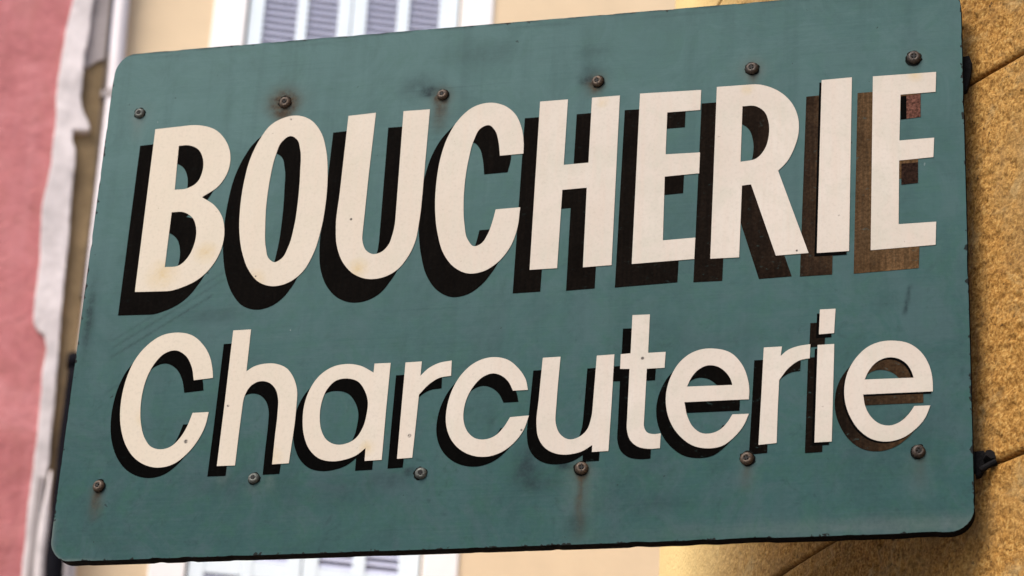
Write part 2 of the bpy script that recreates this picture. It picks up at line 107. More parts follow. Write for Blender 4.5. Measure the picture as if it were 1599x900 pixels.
BROWN = [(-2.339,9.147),(-2.312,8.536),(-2.299,8.219),(-2.288,7.869),(-2.275,7.451),(-2.273,7.079),(-2.281,6.715),(-2.289,6.288),(-2.335,6.143),(-2.342,6.707),(-2.372,7.128),(-2.389,7.560),(-2.413,8.026),(-2.424,8.399),(-2.436,8.842)]
PIPE_W = [(-2.276,9.107),(-2.276,9.003),(-2.269,8.799),(-2.258,8.557),(-2.249,8.303),(-2.240,7.851),(-2.231,7.434),(-2.220,7.064),(-2.209,6.703),(-2.195,6.351),(-2.182,6.006),(-2.165,5.669),(-2.161,5.536)]
PIPE_B = [(-2.250,6.761),(-2.248,6.640),(-2.247,6.290),(-2.236,5.950),(-2.235,5.715),(-2.226,5.599),(-2.218,5.485)]
GREYP = [(-2.341,6.174),(-2.342,5.985),(-2.330,5.648),(-2.321,5.483)]
PIPE_C = [(-2.313,6.214),(-2.313,6.059),(-2.312,5.953),(-2.310,5.787),(-2.300,5.637),(-2.293,5.488)]
# clip [array([-2.296,  8.369])]
E_PATCH = [(605.8, 258.5), (614.6, 258.9), (636.0, 260.5), (635.3, 220.3), (614.0, 218.7), (605.3, 218.3), (605.3, 142.1), (630.2, 142.4), (629.7, 107.6), (604.8, 106.2)]
# surround [(-1.77, 8.997), (-0.209, 9.293), (-1.746, 5.787), (-0.211, 5.963), (3.002, 9.906), (-2.936, 8.93), (-2.494, 5.655)]
# brackets [(702.0, 328.0), (718.0, 265.0), (701.0, -324.0), (727.0, -364.0), (709.0, -344.0)]
# R (0.0018605741044197543, 2.6000000000000014)
# joint px z 2.980: [(1686.0, 670.0), (1576.0, 713.0), (1477.0, 755.0), (1389.0, 796.0), (1313.0, 837.0), (1247.0, 876.0), (1190.0, 915.0), (1143.0, 952.0)]
# joint px z 3.615: [(1658.0, 50.0), (1555.0, 106.0), (1464.0, 161.0), (1383.0, 216.0), (1311.0, 269.0), (1249.0, 321.0), (1196.0, 372.0), (1151.0, 421.0)]
# cam pos [0.9410842987444054, -3.4524172696346613, 1.6]

# ------------------------------------------------------------------ helpers
def srgb(r, g, b):
    f = lambda c: c / 12.92 if c <= 0.04045 else ((c + 0.055) / 1.055) ** 2.4
    return (f(r / 255), f(g / 255), f(b / 255), 1.0)

def empty(name, label, cat, loc=(0, 0, 0), rz=0.0, group=None):
    o = bpy.data.objects.new(name, None)
    COL.objects.link(o)
    o.empty_display_size = 0.2
    o.location = loc
    o.rotation_euler = (0, 0, rz)
    o['label'] = label
    o['category'] = cat
    if group:
        o['group'] = group
    return o

def link(name, me, mat, parent=None, loc=None, label=None):
    o = bpy.data.objects.new(name, me)
    COL.objects.link(o)
    if mat is not None and len(me.materials) == 0:
        me.materials.append(mat)
    o.parent = parent
    if loc is not None:
        o.location = loc
    if label:
        o['label'] = label
    return o

def mesh_bm(bm, smooth=False):
    me = bpy.data.meshes.new('mesh')
    bmesh.ops.recalc_face_normals(bm, faces=bm.faces[:])
    if smooth:
        for f in bm.faces:
            f.smooth = True
    bm.to_mesh(me)
    bm.free()
    return me

def mesh_py(v, f, smooth=False):
    me = bpy.data.meshes.new('mesh')
    me.from_pydata([tuple(p) for p in v], [], [tuple(q) for q in f])
    if smooth:
        me.polygons.foreach_set('use_smooth', [True] * len(me.polygons))
    me.update()
    return me

def box_bm(bm, x0, x1, y0, y1, z0, z1, bevel=0.0):
    r = bmesh.ops.create_cube(bm, size=1.0)
    vs = r['verts']
    for v in vs:
        v.co = Vector((x0 + (v.co.x + .5) * (x1 - x0), y0 + (v.co.y + .5) * (y1 - y0), z0 + (v.co.z + .5) * (z1 - z0)))
    if bevel:
        es = list({e for v in vs for e in v.link_edges})
        bmesh.ops.bevel(bm, geom=es, offset=bevel, segments=2, affect='EDGES', profile=0.5)

def prism(pts, y0, y1, bevel=0.0):
    """polygon in x,z pushed from y0 (front) to y1 (back)"""
    bm = bmesh.new()
    vs = [bm.verts.new((p[0], y0, p[1])) for p in pts]
    f = bm.faces.new(vs)
    r = bmesh.ops.extrude_face_region(bm, geom=[f])
    for e in r['geom']:
        if isinstance(e, bmesh.types.BMVert):
            e.co.y = y1
    front = [e for e in bm.edges if all(abs(v.co.y - y0) < 1e-6 for v in e.verts)]
    if bevel:
        bmesh.ops.bevel(bm, geom=front, offset=bevel, segments=2, affect='EDGES', profile=0.6)
    return bm

def tube(path, rad, seg=14):
    bm = bmesh.new()
    rings = []
    for i, p in enumerate(path):
        p = Vector(p)
        a = Vector(path[max(i - 1, 0)])
        b = Vector(path[min(i + 1, len(path) - 1)])
        t = (b - a).normalized()
        u = t.cross(Vector((0, 1, 0))).normalized()
        v = t.cross(u).normalized()
        rr = rad[i] if isinstance(rad, (list, tuple)) else rad
        rings.append([bm.verts.new(p + rr * (math.cos(2 * math.pi * k / seg) * u + math.sin(2 * math.pi * k / seg) * v)) for k in range(seg)])
    for a, b in zip(rings, rings[1:]):
        for k in range(seg):
            bm.faces.new((a[k], a[(k + 1) % seg], b[(k + 1) % seg], b[k]))
    bm.faces.new(rings[0])
    bm.faces.new(rings[-1][::-1])
    return mesh_bm(bm, True)

def spline(pts, n=6):
    """closed outline through (x, y, corner) points: straight between corners, rounded elsewhere"""
    out = []
    N = len(pts)
    for i in range(N):
        p0, p1, p2, p3 = pts[i - 1], pts[i], pts[(i + 1) % N], pts[(i + 2) % N]
        P1, P2 = np.array(p1[:2]), np.array(p2[:2])
        out.append(tuple(P1))
        if p1[2] and p2[2]:
            continue
        P0, P3 = np.array(p0[:2]), np.array(p3[:2])
        d = np.linalg.norm(P2 - P1)
        ch = P2 - P1
        # at a corner with a straight run before it, leave along that run when it is nearly in line
        def tang(A, B, Cc, corner, fallback):
            if corner:
                t = (B - A) if fallback == 'in' else (Cc - B)
                n1 = np.linalg.norm(t)
                if n1 > 1e-6 and np.dot(t / n1, ch / d) > 0.94:
                    return t / n1 * d
                return ch
            d1, d2 = np.linalg.norm(B - A), np.linalg.norm(Cc - B)
            t = (B - A) / d1 * d2 + (Cc - B) / d2 * d1
            return t / np.linalg.norm(t) * d
        m1 = tang(P0, P1, P2, p1[2], 'in')
        m2 = tang(P1, P2, P3, p2[2], 'out')
        for k in range(1, n):
            t = k / n
            h = (2 * t**3 - 3 * t**2 + 1) * P1 + (t**3 - 2 * t**2 + t) * m1 + (-2 * t**3 + 3 * t**2) * P2 + (t**3 - t**2) * m2
            out.append(tuple(h))
    return out

def vnoise(x, y, seed=0):
    """smooth lattice noise, numpy arrays in, 0..1 out"""
    xi, yi = np.floor(x).astype(np.int64), np.floor(y).astype(np.int64)
    xf, yf = x - xi, y - yi
    xf = xf * xf * (3 - 2 * xf)
    yf = yf * yf * (3 - 2 * yf)
    def h(a, b):
        n = (a * 374761393 + b * 668265263 + seed * 974634777) & 0xFFFFFFFF
        n = ((n ^ (n >> 13)) * 1274126177) & 0xFFFFFFFF
        n = n ^ (n >> 16)
        return (n & 0xFFFF) / 65535.0
    a, b, c, d = h(xi, yi), h(xi + 1, yi), h(xi, yi + 1), h(xi + 1, yi + 1)
    return (a * (1 - xf) + b * xf) * (1 - yf) + (c * (1 - xf) + d * xf) * yf

# ------------------------------------------------------------------ materials
class NT:
    def __init__(self, name, rough=0.6, spec=0.5):
        self.m = bpy.data.materials.new(name)
        self.m.use_nodes = True
        self.t = self.m.node_tree
        self.b = self.t.nodes['Principled BSDF']
        self.b.inputs['Roughness'].default_value = rough
        self.b.inputs['Specular IOR Level'].default_value = spec
        self.co = self.t.nodes.new('ShaderNodeTexCoord').outputs['Object']
    def n(self, typ, **kw):
        nd = self.t.nodes.new(typ)
        for k, v in kw.items():
            setattr(nd, k, v)
        return nd
    def put(self, sock, v):
        if isinstance(v, bpy.types.NodeSocket):
            self.t.links.new(v, sock)
        else:
            sock.default_value = v
    def scale(self, sc):
        mp = self.n('ShaderNodeMapping')
        mp.inputs['Scale'].default_value = sc
        self.t.links.new(self.co, mp.inputs['Vector'])
        return mp.outputs[0]
    def noise(self, scale, detail=4.0, rough=0.6, vec=None, dist=0.0):
        nd = self.n('ShaderNodeTexNoise')
        nd.inputs['Scale'].default_value = scale
        nd.inputs['Detail'].default_value = detail
        nd.inputs['Roughness'].default_value = rough
        nd.inputs['Distortion'].default_value = dist
        self.t.links.new(vec if vec is not None else self.co, nd.inputs['Vector'])
        return nd.outputs['Fac']
    def ramp(self, v, stops):
        nd = self.n('ShaderNodeValToRGB')
        e = nd.color_ramp.elements
        while len(e) < len(stops):
            e.new(0.5)
        for k, (p, c) in enumerate(stops):
            e[k].position = p
            e[k].color = c if len(c) == 4 else (*c, 1)
        self.t.links.new(v, nd.inputs[0])
        return nd.outputs[0]
    def rng(self, v, a, b, c=0.0, d=1.0):
        nd = self.n('ShaderNodeMapRange')
        self.put(nd.inputs[0], v)
        for k, q in enumerate((a, b, c, d)):
            nd.inputs[k + 1].default_value = q
        return nd.outputs[0]
    def math(self, op, a, b=0.0):
        nd = self.n('ShaderNodeMath', operation=op)
        self.put(nd.inputs[0], a)
        self.put(nd.inputs[1], b)
        return nd.outputs[0]
    def mix(self, f, a, b, mode='MIX'):
        nd = self.n('ShaderNodeMix', data_type='RGBA', blend_type=mode)
        self.put(nd.inputs[0], f)
        self.put(nd.inputs[6], a)
        self.put(nd.inputs[7], b)
        return nd.outputs[2]
    def attr(self, name):
        return self.n('ShaderNodeAttribute', attribute_name=name).outputs['Fac']
    def color(self, c):
        self.put(self.b.inputs['Base Color'], c)
        return self
    def bump(self, h, strength=0.3, dist=0.01, prev=None):
        nd = self.n('ShaderNodeBump')
        nd.inputs['Strength'].default_value = strength
        nd.inputs['Distance'].default_value = dist
        self.t.links.new(h, nd.inputs['Height'])
        if prev is not None:
            self.t.links.new(prev, nd.inputs['Normal'])
        self.t.links.new(nd.outputs[0], self.b.inputs['Normal'])
        return nd.outputs[0]

def k(c, f):
    return (c[0] * f, c[1] * f, c[2] * f, 1.0)

def mat_simple(name, base, rough=0.6, var=0.15, scale=6.0, bump=0.0, bscale=60.0, spec=0.5, metal=0.0):
    m = NT(name, rough, spec)
    nz = m.noise(scale, 5.0)
    m.color(m.ramp(nz, [(0.3, k(base, 1 - var)), (0.7, k(base, 1 + var))]))
    if bump:
        m.bump(m.noise(bscale, 5.0), bump, 0.01)
    m.b.inputs['Metallic'].default_value = metal
    return m.m

# board paint
def mat_board():
    m = NT('board_paint', 0.5, 0.08)
    big = m.noise(3.2, 5.0, 0.62, dist=0.6)
    base = m.ramp(big, [(0.28, (0.0154, 0.0510, 0.0511)), (0.5, (0.0194, 0.0595, 0.0595)), (0.74, (0.0252, 0.0668, 0.0677))])
    mott = m.noise(22.0, 6.0, 0.75, dist=0.4)
    base = m.mix(m.rng(mott, 0.46, 0.62, 0.0, 0.60), base, (0.0184, 0.0652, 0.0497, 1))
    grey = m.noise(10.0, 6.0, 0.72, dist=1.2)
    base = m.mix(m.rng(grey, 0.47, 0.62, 0.0, 0.65), base, (0.0359, 0.0661, 0.0746, 1))
    cloud = m.noise(6.0, 6.0, 0.7, dist=0.8)
    base = m.mix(m.rng(cloud, 0.48, 0.64, 0.0, 0.45), base, (0.0118, 0.0363, 0.0382, 1))
    blot = m.noise(34.0, 4.0, 0.7, dist=0.8)
    base = m.mix(m.rng(blot, 0.58, 0.70, 0.0, 0.40), base, (0.0084, 0.0271, 0.0302, 1))
    # glossy sheen painted into the colour, paler towards the top left
    base = m.mix(m.math('MULTIPLY', m.attr('top_sheen'), m.rng(grey, 0.35, 0.62, 0.62, 1.0)), base, (0.0680, 0.1292, 0.1282, 1))
    strk = m.noise(1.0, 4.0, 0.6, vec=m.scale((30.0, 1.0, 1.8)))
    base = m.mix(m.rng(strk, 0.50, 0.68, 0.0, 0.20), base, (0.0162, 0.0415, 0.0446, 1))
    brush = m.noise(1.0, 3.0, 0.6, vec=m.scale((4.0, 1.0, 150.0)))
    base = m.mix(m.math('MULTIPLY', m.rng(brush, 0.58, 0.72, 0.0, 0.30), m.rng(cloud, 0.45, 0.65, 0.0, 1.0)), base, (0.0140, 0.0362, 0.0403, 1))
    fine = m.noise(120.0, 4.0, 0.7)
    base = m.mix(m.rng(fine, 0.40, 0.70, 0.0, 0.14), base, (0.0540, 0.1072, 0.1080, 1))
    light = m.attr('pale')
    base = m.mix(m.math('MULTIPLY', light, m.rng(fine, 0.3, 0.7, 0.5, 1.0)), base, (0.0945, 0.1172, 0.1116, 1))
    dk = m.math('MULTIPLY', m.attr('grime'), m.rng(m.noise(45.0, 5.0, 0.7), 0.32, 0.62, 0.30, 1.0))
    base = m.mix(dk, base, (0.0054, 0.0161, 0.0202, 1))
    rs = m.math('MULTIPLY', m.attr('rust'), m.rng(m.noise(70.0, 5.0, 0.7), 0.30, 0.55, 0.55, 1.0))
    base = m.mix(rs, base, m.mix(m.rng(fine, 0.35, 0.65), (0.047, 0.034, 0.019, 1), (0.018, 0.0115, 0.006, 1)))
    ed = m.attr('edge')
    chip = m.math('GREATER_THAN', m.math('ADD', m.noise(75.0, 3.0, 0.6), m.math('MULTIPLY', ed, 0.27)), 0.83)
    base = m.mix(chip, base, (0.004, 0.006, 0.006, 1))
    speck = m.math('GREATER_THAN', m.noise(88.0, 2.0, 0.5, dist=0.4), 0.765)
    base = m.mix(m.math('MULTIPLY', speck, 0.7), base, (0.01, 0.02, 0.021, 1))
    scuff = m.math('GREATER_THAN', m.noise(60.0, 2.0, 0.5, vec=m.scale((1.0, 1.0, 0.55))), 0.79)
    base = m.mix(m.math('MULTIPLY', scuff, 0.5), base, (0.16, 0.20, 0.20, 1))
    m.color(base)
    m.put(m.b.inputs['Roughness'], m.rng(grey, 0.3, 0.7, 0.42, 0.6))
    bp = m.bump(brush, 0.10, 0.002)
    m.bump(m.noise(160.0, 4.0, 0.6), 0.08, 0.002, prev=bp)
    return m.m

def mat_letter():
    m = NT('cream_letter_paint', 0.6, 0.15)
    a = m.noise(4.0, 5.0, 0.65)
    base = m.ramp(a, [(0.35, (0.430, 0.378, 0.328)), (0.65, (0.475, 0.430, 0.382))])
    mo = m.noise(15.0, 6.0, 0.72, dist=0.5)
    base = m.mix(m.rng(mo, 0.46, 0.64, 0.0, 0.55), base, (0.385, 0.368, 0.310, 1))
    st = m.noise(1.0, 5.0, 0.65, vec=m.scale((90.0, 1.0, 5.0)))
    base = m.mix(m.rng(st, 0.46, 0.66, 0.0, 0.40), base, (0.455, 0.375, 0.318, 1))
    sx = m.n('ShaderNodeSeparateXYZ')
    m.t.links.new(m.co, sx.inputs[0])
    base = m.mix(m.rng(sx.outputs[0], -0.65, 0.15, 0.75, 0.0), base, (0.490, 0.425, 0.335, 1))
    # yellowed patches and knocked spots, each where it sits on the real lettering
    sep = m.n('ShaderNodeSeparateXYZ')
    m.t.links.new(m.co, sep.inputs[0])
    def near(x, z, r0, r1):
        dx, dz = m.math('SUBTRACT', sep.outputs[0], x / 1000), m.math('SUBTRACT', sep.outputs[2], z / 1000)
        d = m.math('SQRT', m.math('ADD', m.math('MULTIPLY', dx, dx), m.math('MULTIPLY', dz, dz)))
        return m.rng(d, r0 / 1000, r1 / 1000, 1.0, 0.0)
    tot = None
    for x, z, r in STAINS:
        q = near(x, z, 0.0, r)
        tot = q if tot is None else m.math('MAXIMUM', tot, q)
    yn = m.noise(30.0, 5.0, 0.7)
    base = m.mix(m.math('MULTIPLY', tot, m.rng(yn, 0.36, 0.60, 0.35, 1.0)), base, (0.430, 0.335, 0.195, 1))
    tot = None
    for x, z, r in SPOTS:
        q = near(x, z, r * 0.5, r * 0.9)
        tot = q if tot is None else m.math('MAXIMUM', tot, q)
    base = m.mix(m.math('MULTIPLY', tot, m.rng(m.noise(260.0, 3.0, 0.6), 0.35, 0.5, 0.2, 1.0)), base, (0.06, 0.050, 0.045, 1))
    sp = m.math('GREATER_THAN', m.noise(75.0, 3.0, 0.6), 0.735)
    base = m.mix(m.math('MULTIPLY', sp, 0.55), base, (0.20, 0.18, 0.155, 1))
    fi = m.noise(210.0, 3.0, 0.7)
    base = m.mix(m.rng(fi, 0.50, 0.68, 0.0, 0.22), base, (0.30, 0.265, 0.23, 1))
    m.color(base)
    m.bump(st, 0.10, 0.002)
    return m.m

def mat_graded(name, stops):
    """black paint that turns brown towards the wall end of the board"""
    m = NT(name, 0.85, 0.02)
    sep = m.n('ShaderNodeSeparateXYZ')
    m.t.links.new(m.co, sep.inputs[0])
    wav = m.noise(9.0, 4.0, 0.6)
    x = m.math('ADD', m.rng(sep.outputs[0], -0.7, 0.7), m.rng(wav, 0.3, 0.7, -0.018, 0.018))
    base = m.ramp(x, [((p + 0.7) / 1.4, c) for p, c in stops])
    g = m.noise(220.0, 3.0, 0.7)
    base = m.mix(m.rng(g, 0.40, 0.62, 0.75, 0.0), base, m.mix(1.0, base, (0.45, 0.42, 0.40, 1), 'MULTIPLY'))
    st = m.noise(1.0, 4.0, 0.65, vec=m.scale((150.0, 1.0, 8.0)))
    hi = m.mix(1.0, base, (2.1, 1.95, 1.85, 1), 'MULTIPLY')
    base = m.mix(m.rng(st, 0.46, 0.60, 0.0, 0.38), base, hi)
    lo = m.mix(1.0, base, (0.45, 0.42, 0.40, 1), 'MULTIPLY')
    base = m.mix(m.rng(m.noise(13.0, 4.0, 0.65), 0.48, 0.66, 0.0, 0.6), base, lo)
    worn = m.math('MULTIPLY', m.rng(m.noise(1.0, 5.0, 0.75, vec=m.scale((70.0, 1.0, 130.0))), 0.60, 0.68), m.rng(x, 0.5, 0.9, 0.05, 0.55))
    base = m.mix(worn, base, (0.040, 0.075, 0.072, 1))
    m.color(base)
    return m.m

def mat_shadow(name, col, grain):
    m = NT(name, 0.85, 0.02)
    g = m.noise(230.0, 3.0, 0.7)
    a = m.noise(9.0, 4.0, 0.6)
    lo, hi = k(col, 1 - grain), k(col, 1 + grain)
    base = m.ramp(g, [(0.32, lo), (0.68, hi)])
    base = m.mix(m.rng(a, 0.45, 0.75, 0.0, 0.35), base, k(col, 0.55))
    m.color(base)
    return m.m

def mat_stucco():
    m = NT('ochre_stucco', 0.9, 0.12)
    big = m.noise(2.2, 5.0, 0.6)
    base = m.ramp(big, [(0.3, (0.2630, 0.1264, 0.0274)), (0.55, (0.2944, 0.1491, 0.0363)), (0.75, (0.3132, 0.1708, 0.0483))])
    gr = m.noise(205.0, 2.5, 0.6, dist=0.3)
    base = m.mix(m.rng(gr, 0.36, 0.50, 0.68, 0.0), base, (0.0782, 0.0309, 0.0054, 1))
    base = m.mix(m.rng(gr, 0.52, 0.66, 0.0, 0.65), base, (0.4600, 0.2912, 0.0980, 1))
    g2 = m.noise(70.0, 3.0, 0.6, dist=0.4)
    base = m.mix(m.rng(g2, 0.36, 0.50, 0.28, 0.0), base, (0.1104, 0.0455, 0.0098, 1))
    pit = m.noise(110.0, 2.0, 0.5, dist=0.3)
    base = m.mix(m.rng(pit, 0.67, 0.72, 0.0, 0.8), base, (0.0368, 0.0164, 0.0059, 1))
    wt = m.noise(5.0, 5.0, 0.7)
    base = m.mix(m.rng(wt, 0.50, 0.70, 0.0, 0.40), base, (0.2760, 0.1820, 0.0735, 1))
    pa = m.noise(3.6, 6.0, 0.7, dist=1.2)
    base = m.mix(m.rng(pa, 0.50, 0.62, 0.0, 0.42), base, (0.2300, 0.1502, 0.0647, 1))
    pb = m.noise(13.0, 5.0, 0.72, dist=0.8)
    base = m.mix(m.rng(pb, 0.54, 0.68, 0.0, 0.40), base, (0.3864, 0.2912, 0.1421, 1))
    rn = m.noise(1.0, 4.0, 0.65, vec=m.scale((26.0, 26.0, 1.6)))
    base = m.mix(m.rng(rn, 0.54, 0.68, 0.0, 0.35), base, (0.1840, 0.1092, 0.0412, 1))
    soft = m.attr('side_light')
    base = m.mix(m.math('MULTIPLY', soft, m.rng(gr, 0.35, 0.6, 0.90, 1.0)), base, (0.78, 0.585, 0.26, 1))  # light on the far side of the corner painted in as pale yellow
    m.color(base)
    b1 = m.bump(gr, 0.4, 0.005)
    m.bump(g2, 0.25, 0.008, prev=b1)
    return m.m

def mat_pink():
    m = NT('pink_limewash', 0.85, 0.2)
    a = m.noise(1.6, 6.0, 0.7, dist=0.8)
    base = m.ramp(a, [(0.38, (0.3685, 0.1210, 0.1269)), (0.5, (0.4730, 0.1674, 0.1747)), (0.62, (0.5500, 0.2214, 0.2309))])
    b = m.noise(6.0, 6.0, 0.72, dist=0.6)
    base = m.mix(m.rng(b, 0.48, 0.64, 0.0, 0.5), base, (0.3960, 0.1512, 0.1373, 1))
    st = m.noise(1.0, 5.0, 0.65, vec=m.scale((6.0, 1.0, 0.6)))
    base = m.mix(m.rng(st, 0.48, 0.66, 0.0, 0.45), base, (0.5500, 0.2322, 0.2444, 1))
    m.color(base)
    m.bump(m.noise(14.0, 6.0, 0.7), 0.5, 0.04)
    return m.m

def mat_screw(name, a, b):
    m = NT(name, 0.55, 0.5)
    z = m.noise(320.0, 4.0, 0.65)
    m.color(m.ramp(z, [(0.35, a), (0.65, b)]))
    m.b.inputs['Metallic'].default_value = 0.35
    m.bump(z, 0.3, 0.001)
    return m.m

M_board = mat_board()
M_letter = mat_letter()
M_black = mat_shadow('black_shadow_paint', (0.0012, 0.0011, 0.0010), 0.25)
M_graded_big = mat_graded('big_shadow_paint', [(-0.10, (0.0030, 0.0024, 0.0020)), (0.10, (0.0042, 0.0031, 0.0024)), (0.27, (0.0055, 0.0040, 0.0030)), (0.40, (0.0110, 0.0072, 0.0050)), (0.47, (0.024, 0.0150, 0.0095)), (0.56, (0.074, 0.045, 0.0225)), (0.66, (0.100, 0.060, 0.029))])
M_graded_small = mat_graded('small_shadow_paint', [(0.20, (0.0012, 0.0011, 0.0010)), (0.40, (0.0022, 0.0016, 0.0012)), (0.50, (0.0085, 0.0056, 0.0038)), (0.545, (0.022, 0.0135, 0.0080)), (0.62, (0.044, 0.026, 0.0135))])
M_edge = mat_simple('dark_board_edge', (0.003, 0.003, 0.0035), 0.9, 0.5, 30.0, 0.3, 90.0, 0.05)
M_iron = mat_simple('black_iron', (0.006, 0.0055, 0.006), 0.8, 0.4, 40.0, 0.4, 120.0, 0.1)
M_screw_r = mat_screw('rusty_screw', (0.022, 0.013, 0.007, 1), (0.100, 0.066, 0.042, 1))
M_screw_d = mat_screw('dark_screw', (0.010, 0.0065, 0.0045, 1), (0.060, 0.040, 0.027, 1))
M_ring = mat_simple('screw_contact_shade', (0.006, 0.0065, 0.006), 0.9, 0.6, 90.0, 0.0, 60.0, 0.03)  # near-black colour for the contact shadow round the screw heads
M_screw_g = mat_screw('grey_screw', (0.035, 0.040, 0.036, 1), (0.115, 0.120, 0.105, 1))
M_slot = mat_simple('screw_recess', (0.003, 0.002, 0.0015), 0.8, 0.3, 200.0)
M_stucco = mat_stucco()
M_bed = mat_simple('joint_mortar', (0.12, 0.06, 0.018), 0.9, 0.3, 20.0, 0.5, 90.0)
M_tan = mat_simple('tan_render', (0.69, 0.535, 0.36), 0.85, 0.06, 2.5, 0.25, 40.0, 0.25)
M_white = mat_simple('white_surround', (0.84, 0.82, 0.825), 0.7, 0.03, 4.0, 0.15, 30.0, 0.3)
M_shut = mat_simple('pale_shutter_paint', (0.74, 0.82, 0.88), 0.5, 0.03, 8.0, 0.1, 40.0)
M_slat = mat_simple('shaded_slat', (0.60, 0.62, 0.78), 0.55, 0.10, 9.0)  # shutter paint with the shade between louvres put into the colour
M_dark = mat_simple('dark_room_glass', (0.10, 0.10, 0.15), 0.2, 0.1, 5.0)
M_pink = mat_pink()
M_plas = mat_simple('white_plaster_strip', (0.60, 0.545, 0.55), 0.8, 0.26, 5.0, 0.6, 22.0, 0.25)
M_brown = mat_simple('bare_ochre_render', (0.205, 0.145, 0.080), 0.9, 0.28, 5.0, 0.6, 30.0, 0.2)
M_greyp = mat_simple('grey_cement', (0.31, 0.275, 0.275), 0.9, 0.2, 6.0, 0.5, 30.0, 0.2)
M_pipe = mat_simple('white_pipe', (0.60, 0.555, 0.58), 0.5, 0.06, 5.0, 0.1, 30.0)
M_cast = mat_simple('black_cast_iron', (0.0045, 0.0045, 0.007), 0.8, 0.3, 20.0, 0.0, 60.0, 0.05)
M_seam = mat_simple('dark_seam', (0.085, 0.062, 0.048), 0.9, 0.3, 10.0)
M_street = mat_simple('street_paving', (0.16, 0.15, 0.14), 0.85, 0.25, 3.0, 0.4, 20.0)

# ------------------------------------------------------------------ ground
bm = bmesh.new()
bmesh.ops.create_grid(bm, x_segments=8, y_segments=8, size=600.0)
g = link('street', mesh_bm(bm), M_street)
g['kind'] = 'structure'
g['label'] = 'paved street below the houses'

# ------------------------------------------------------------------ ochre house with the rounded corner
AZ0, RAD, GAP, AMAX = R(-47), 2.60, 0.05, R(76)
P0 = np.array([0.7 + GAP, 0.0])
CEN = P0 + RAD * np.array([math.cos(AZ0), -math.sin(AZ0)])
def wall_at(s, inset):
    """plan position at distance s along the wall (0 beside the sign), inset metres behind its face"""
    s = np.asarray(s, float)
    a = AZ0 + np.clip(s / RAD, 0, AMAX)
    nrm = np.stack([np.cos(a), -np.sin(a)], -1)            # into the house
    p = CEN - RAD * nrm
    d0 = np.array([math.sin(AZ0), math.cos(AZ0)])
    d1 = np.array([math.sin(AZ0 + AMAX), math.cos(AZ0 + AMAX)])
    p = p + np.minimum(s, 0)[..., None] * d0 + np.maximum(s - RAD * AMAX, 0)[..., None] * d1
    return p + nrm * np.asarray(inset)[..., None]

house = empty('corner_house', 'ochre stuccoed house with a rounded corner behind the right edge of the sign', 'house',
              (float(CEN[0]), float(CEN[1]), 0))
ORG = np.array([CEN[0], CEN[1], 0.0])
CH = 0.6360
Z_FIRST = 2.979 - 5 * CH + 0.20     # keeps one joint at 2.979 m
def course(z0, z1, fine):
    J, D = 0.0022, 0.015            # half joint opening, joint depth
    if fine:
        s = np.concatenate([np.arange(-4.6, -0.30, 0.15), np.arange(-0.30, 1.15, 0.0034), np.arange(1.15, 2.0, 0.007), np.arange(2.05, 3.4, 0.12), [5.5, 8.0]])
        zz = np.arange(z0 + J + 0.008, z1 - J - 0.008, 0.0036)
    else:
        s = np.concatenate([[-4.6, -2.0], np.arange(-0.4, 3.5, 0.15), [5.5, 8.0]])
        zz = np.linspace(z0 + J + 0.010, z1 - J - 0.010, 3)
    zz = np.concatenate([[z0 + J, z0 + J, z0 + J + 0.003], zz, [z1 - J - 0.005, z1 - J, z1 - J]])
    ins = np.concatenate([[D, 0.0035, 0.0], np.zeros(len(zz) - 6), [0.0, 0.005, D]])
    SS, ZZ = np.meshgrid(s, zz)
    IN = np.repeat(ins[:, None], len(s), 1)
    if fine:
        gr = (vnoise(SS * 130, ZZ * 130, 1) + 0.7 * vnoise(SS * 75 + 9, ZZ * 75, 2)) / 1.7
        pits = np.clip(vnoise(SS * 95 + 30, ZZ * 95, 5) - 0.74, 0, 1) / 0.26
        lump = vnoise(SS * 12, ZZ * 12, 3)
        amp = np.ones_like(ins)
        amp[:2] = 0.2; amp[-2:] = 0.2; amp[2] = amp[-3] = 0.5
        IN = IN - amp[:, None] * (1 - 0.85 * np.clip((SS - 0.55) / 0.45, 0, 1)) * ((gr - 0.5) * 0.0060 + (lump - 0.5) * 0.004 - pits * 0.004)
        wob = (vnoise(SS * 22, ZZ * 0 + z0 * 7, 8) - 0.5) * 0.002
        ZZ = ZZ + np.where((np.arange(len(zz)) < 3)[:, None] | (np.arange(len(zz)) >= len(zz) - 3)[:, None], wob, 0)
    P = wall_at(SS, IN)
    V = np.concatenate([P, ZZ[..., None]], -1).reshape(-1, 3) - ORG
    n = len(s)
    r, c = np.meshgrid(np.arange(len(zz) - 1), np.arange(n - 1), indexing='ij')
    i = (r * n + c).ravel()
    F = np.stack([i, i + n, i + n + 1, i + 1], -1)
    me = mesh_py(V.tolist(), F.tolist(), True)
    at = me.attributes.new('side_light', 'FLOAT', 'POINT')
    at.data.foreach_set('value', np.clip((SS.ravel() - 0.60) / 0.60, 0, 1).astype(np.float32) ** 1.3)  # painted light grows towards the far side of the corner
    return me
zs = [0.0] + [Z_FIRST - 0.20 + CH * q for q in range(1, 14)]
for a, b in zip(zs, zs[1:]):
    link('stucco_course', course(a, b, 2.2 < a < 4.3), M_stucco, house)
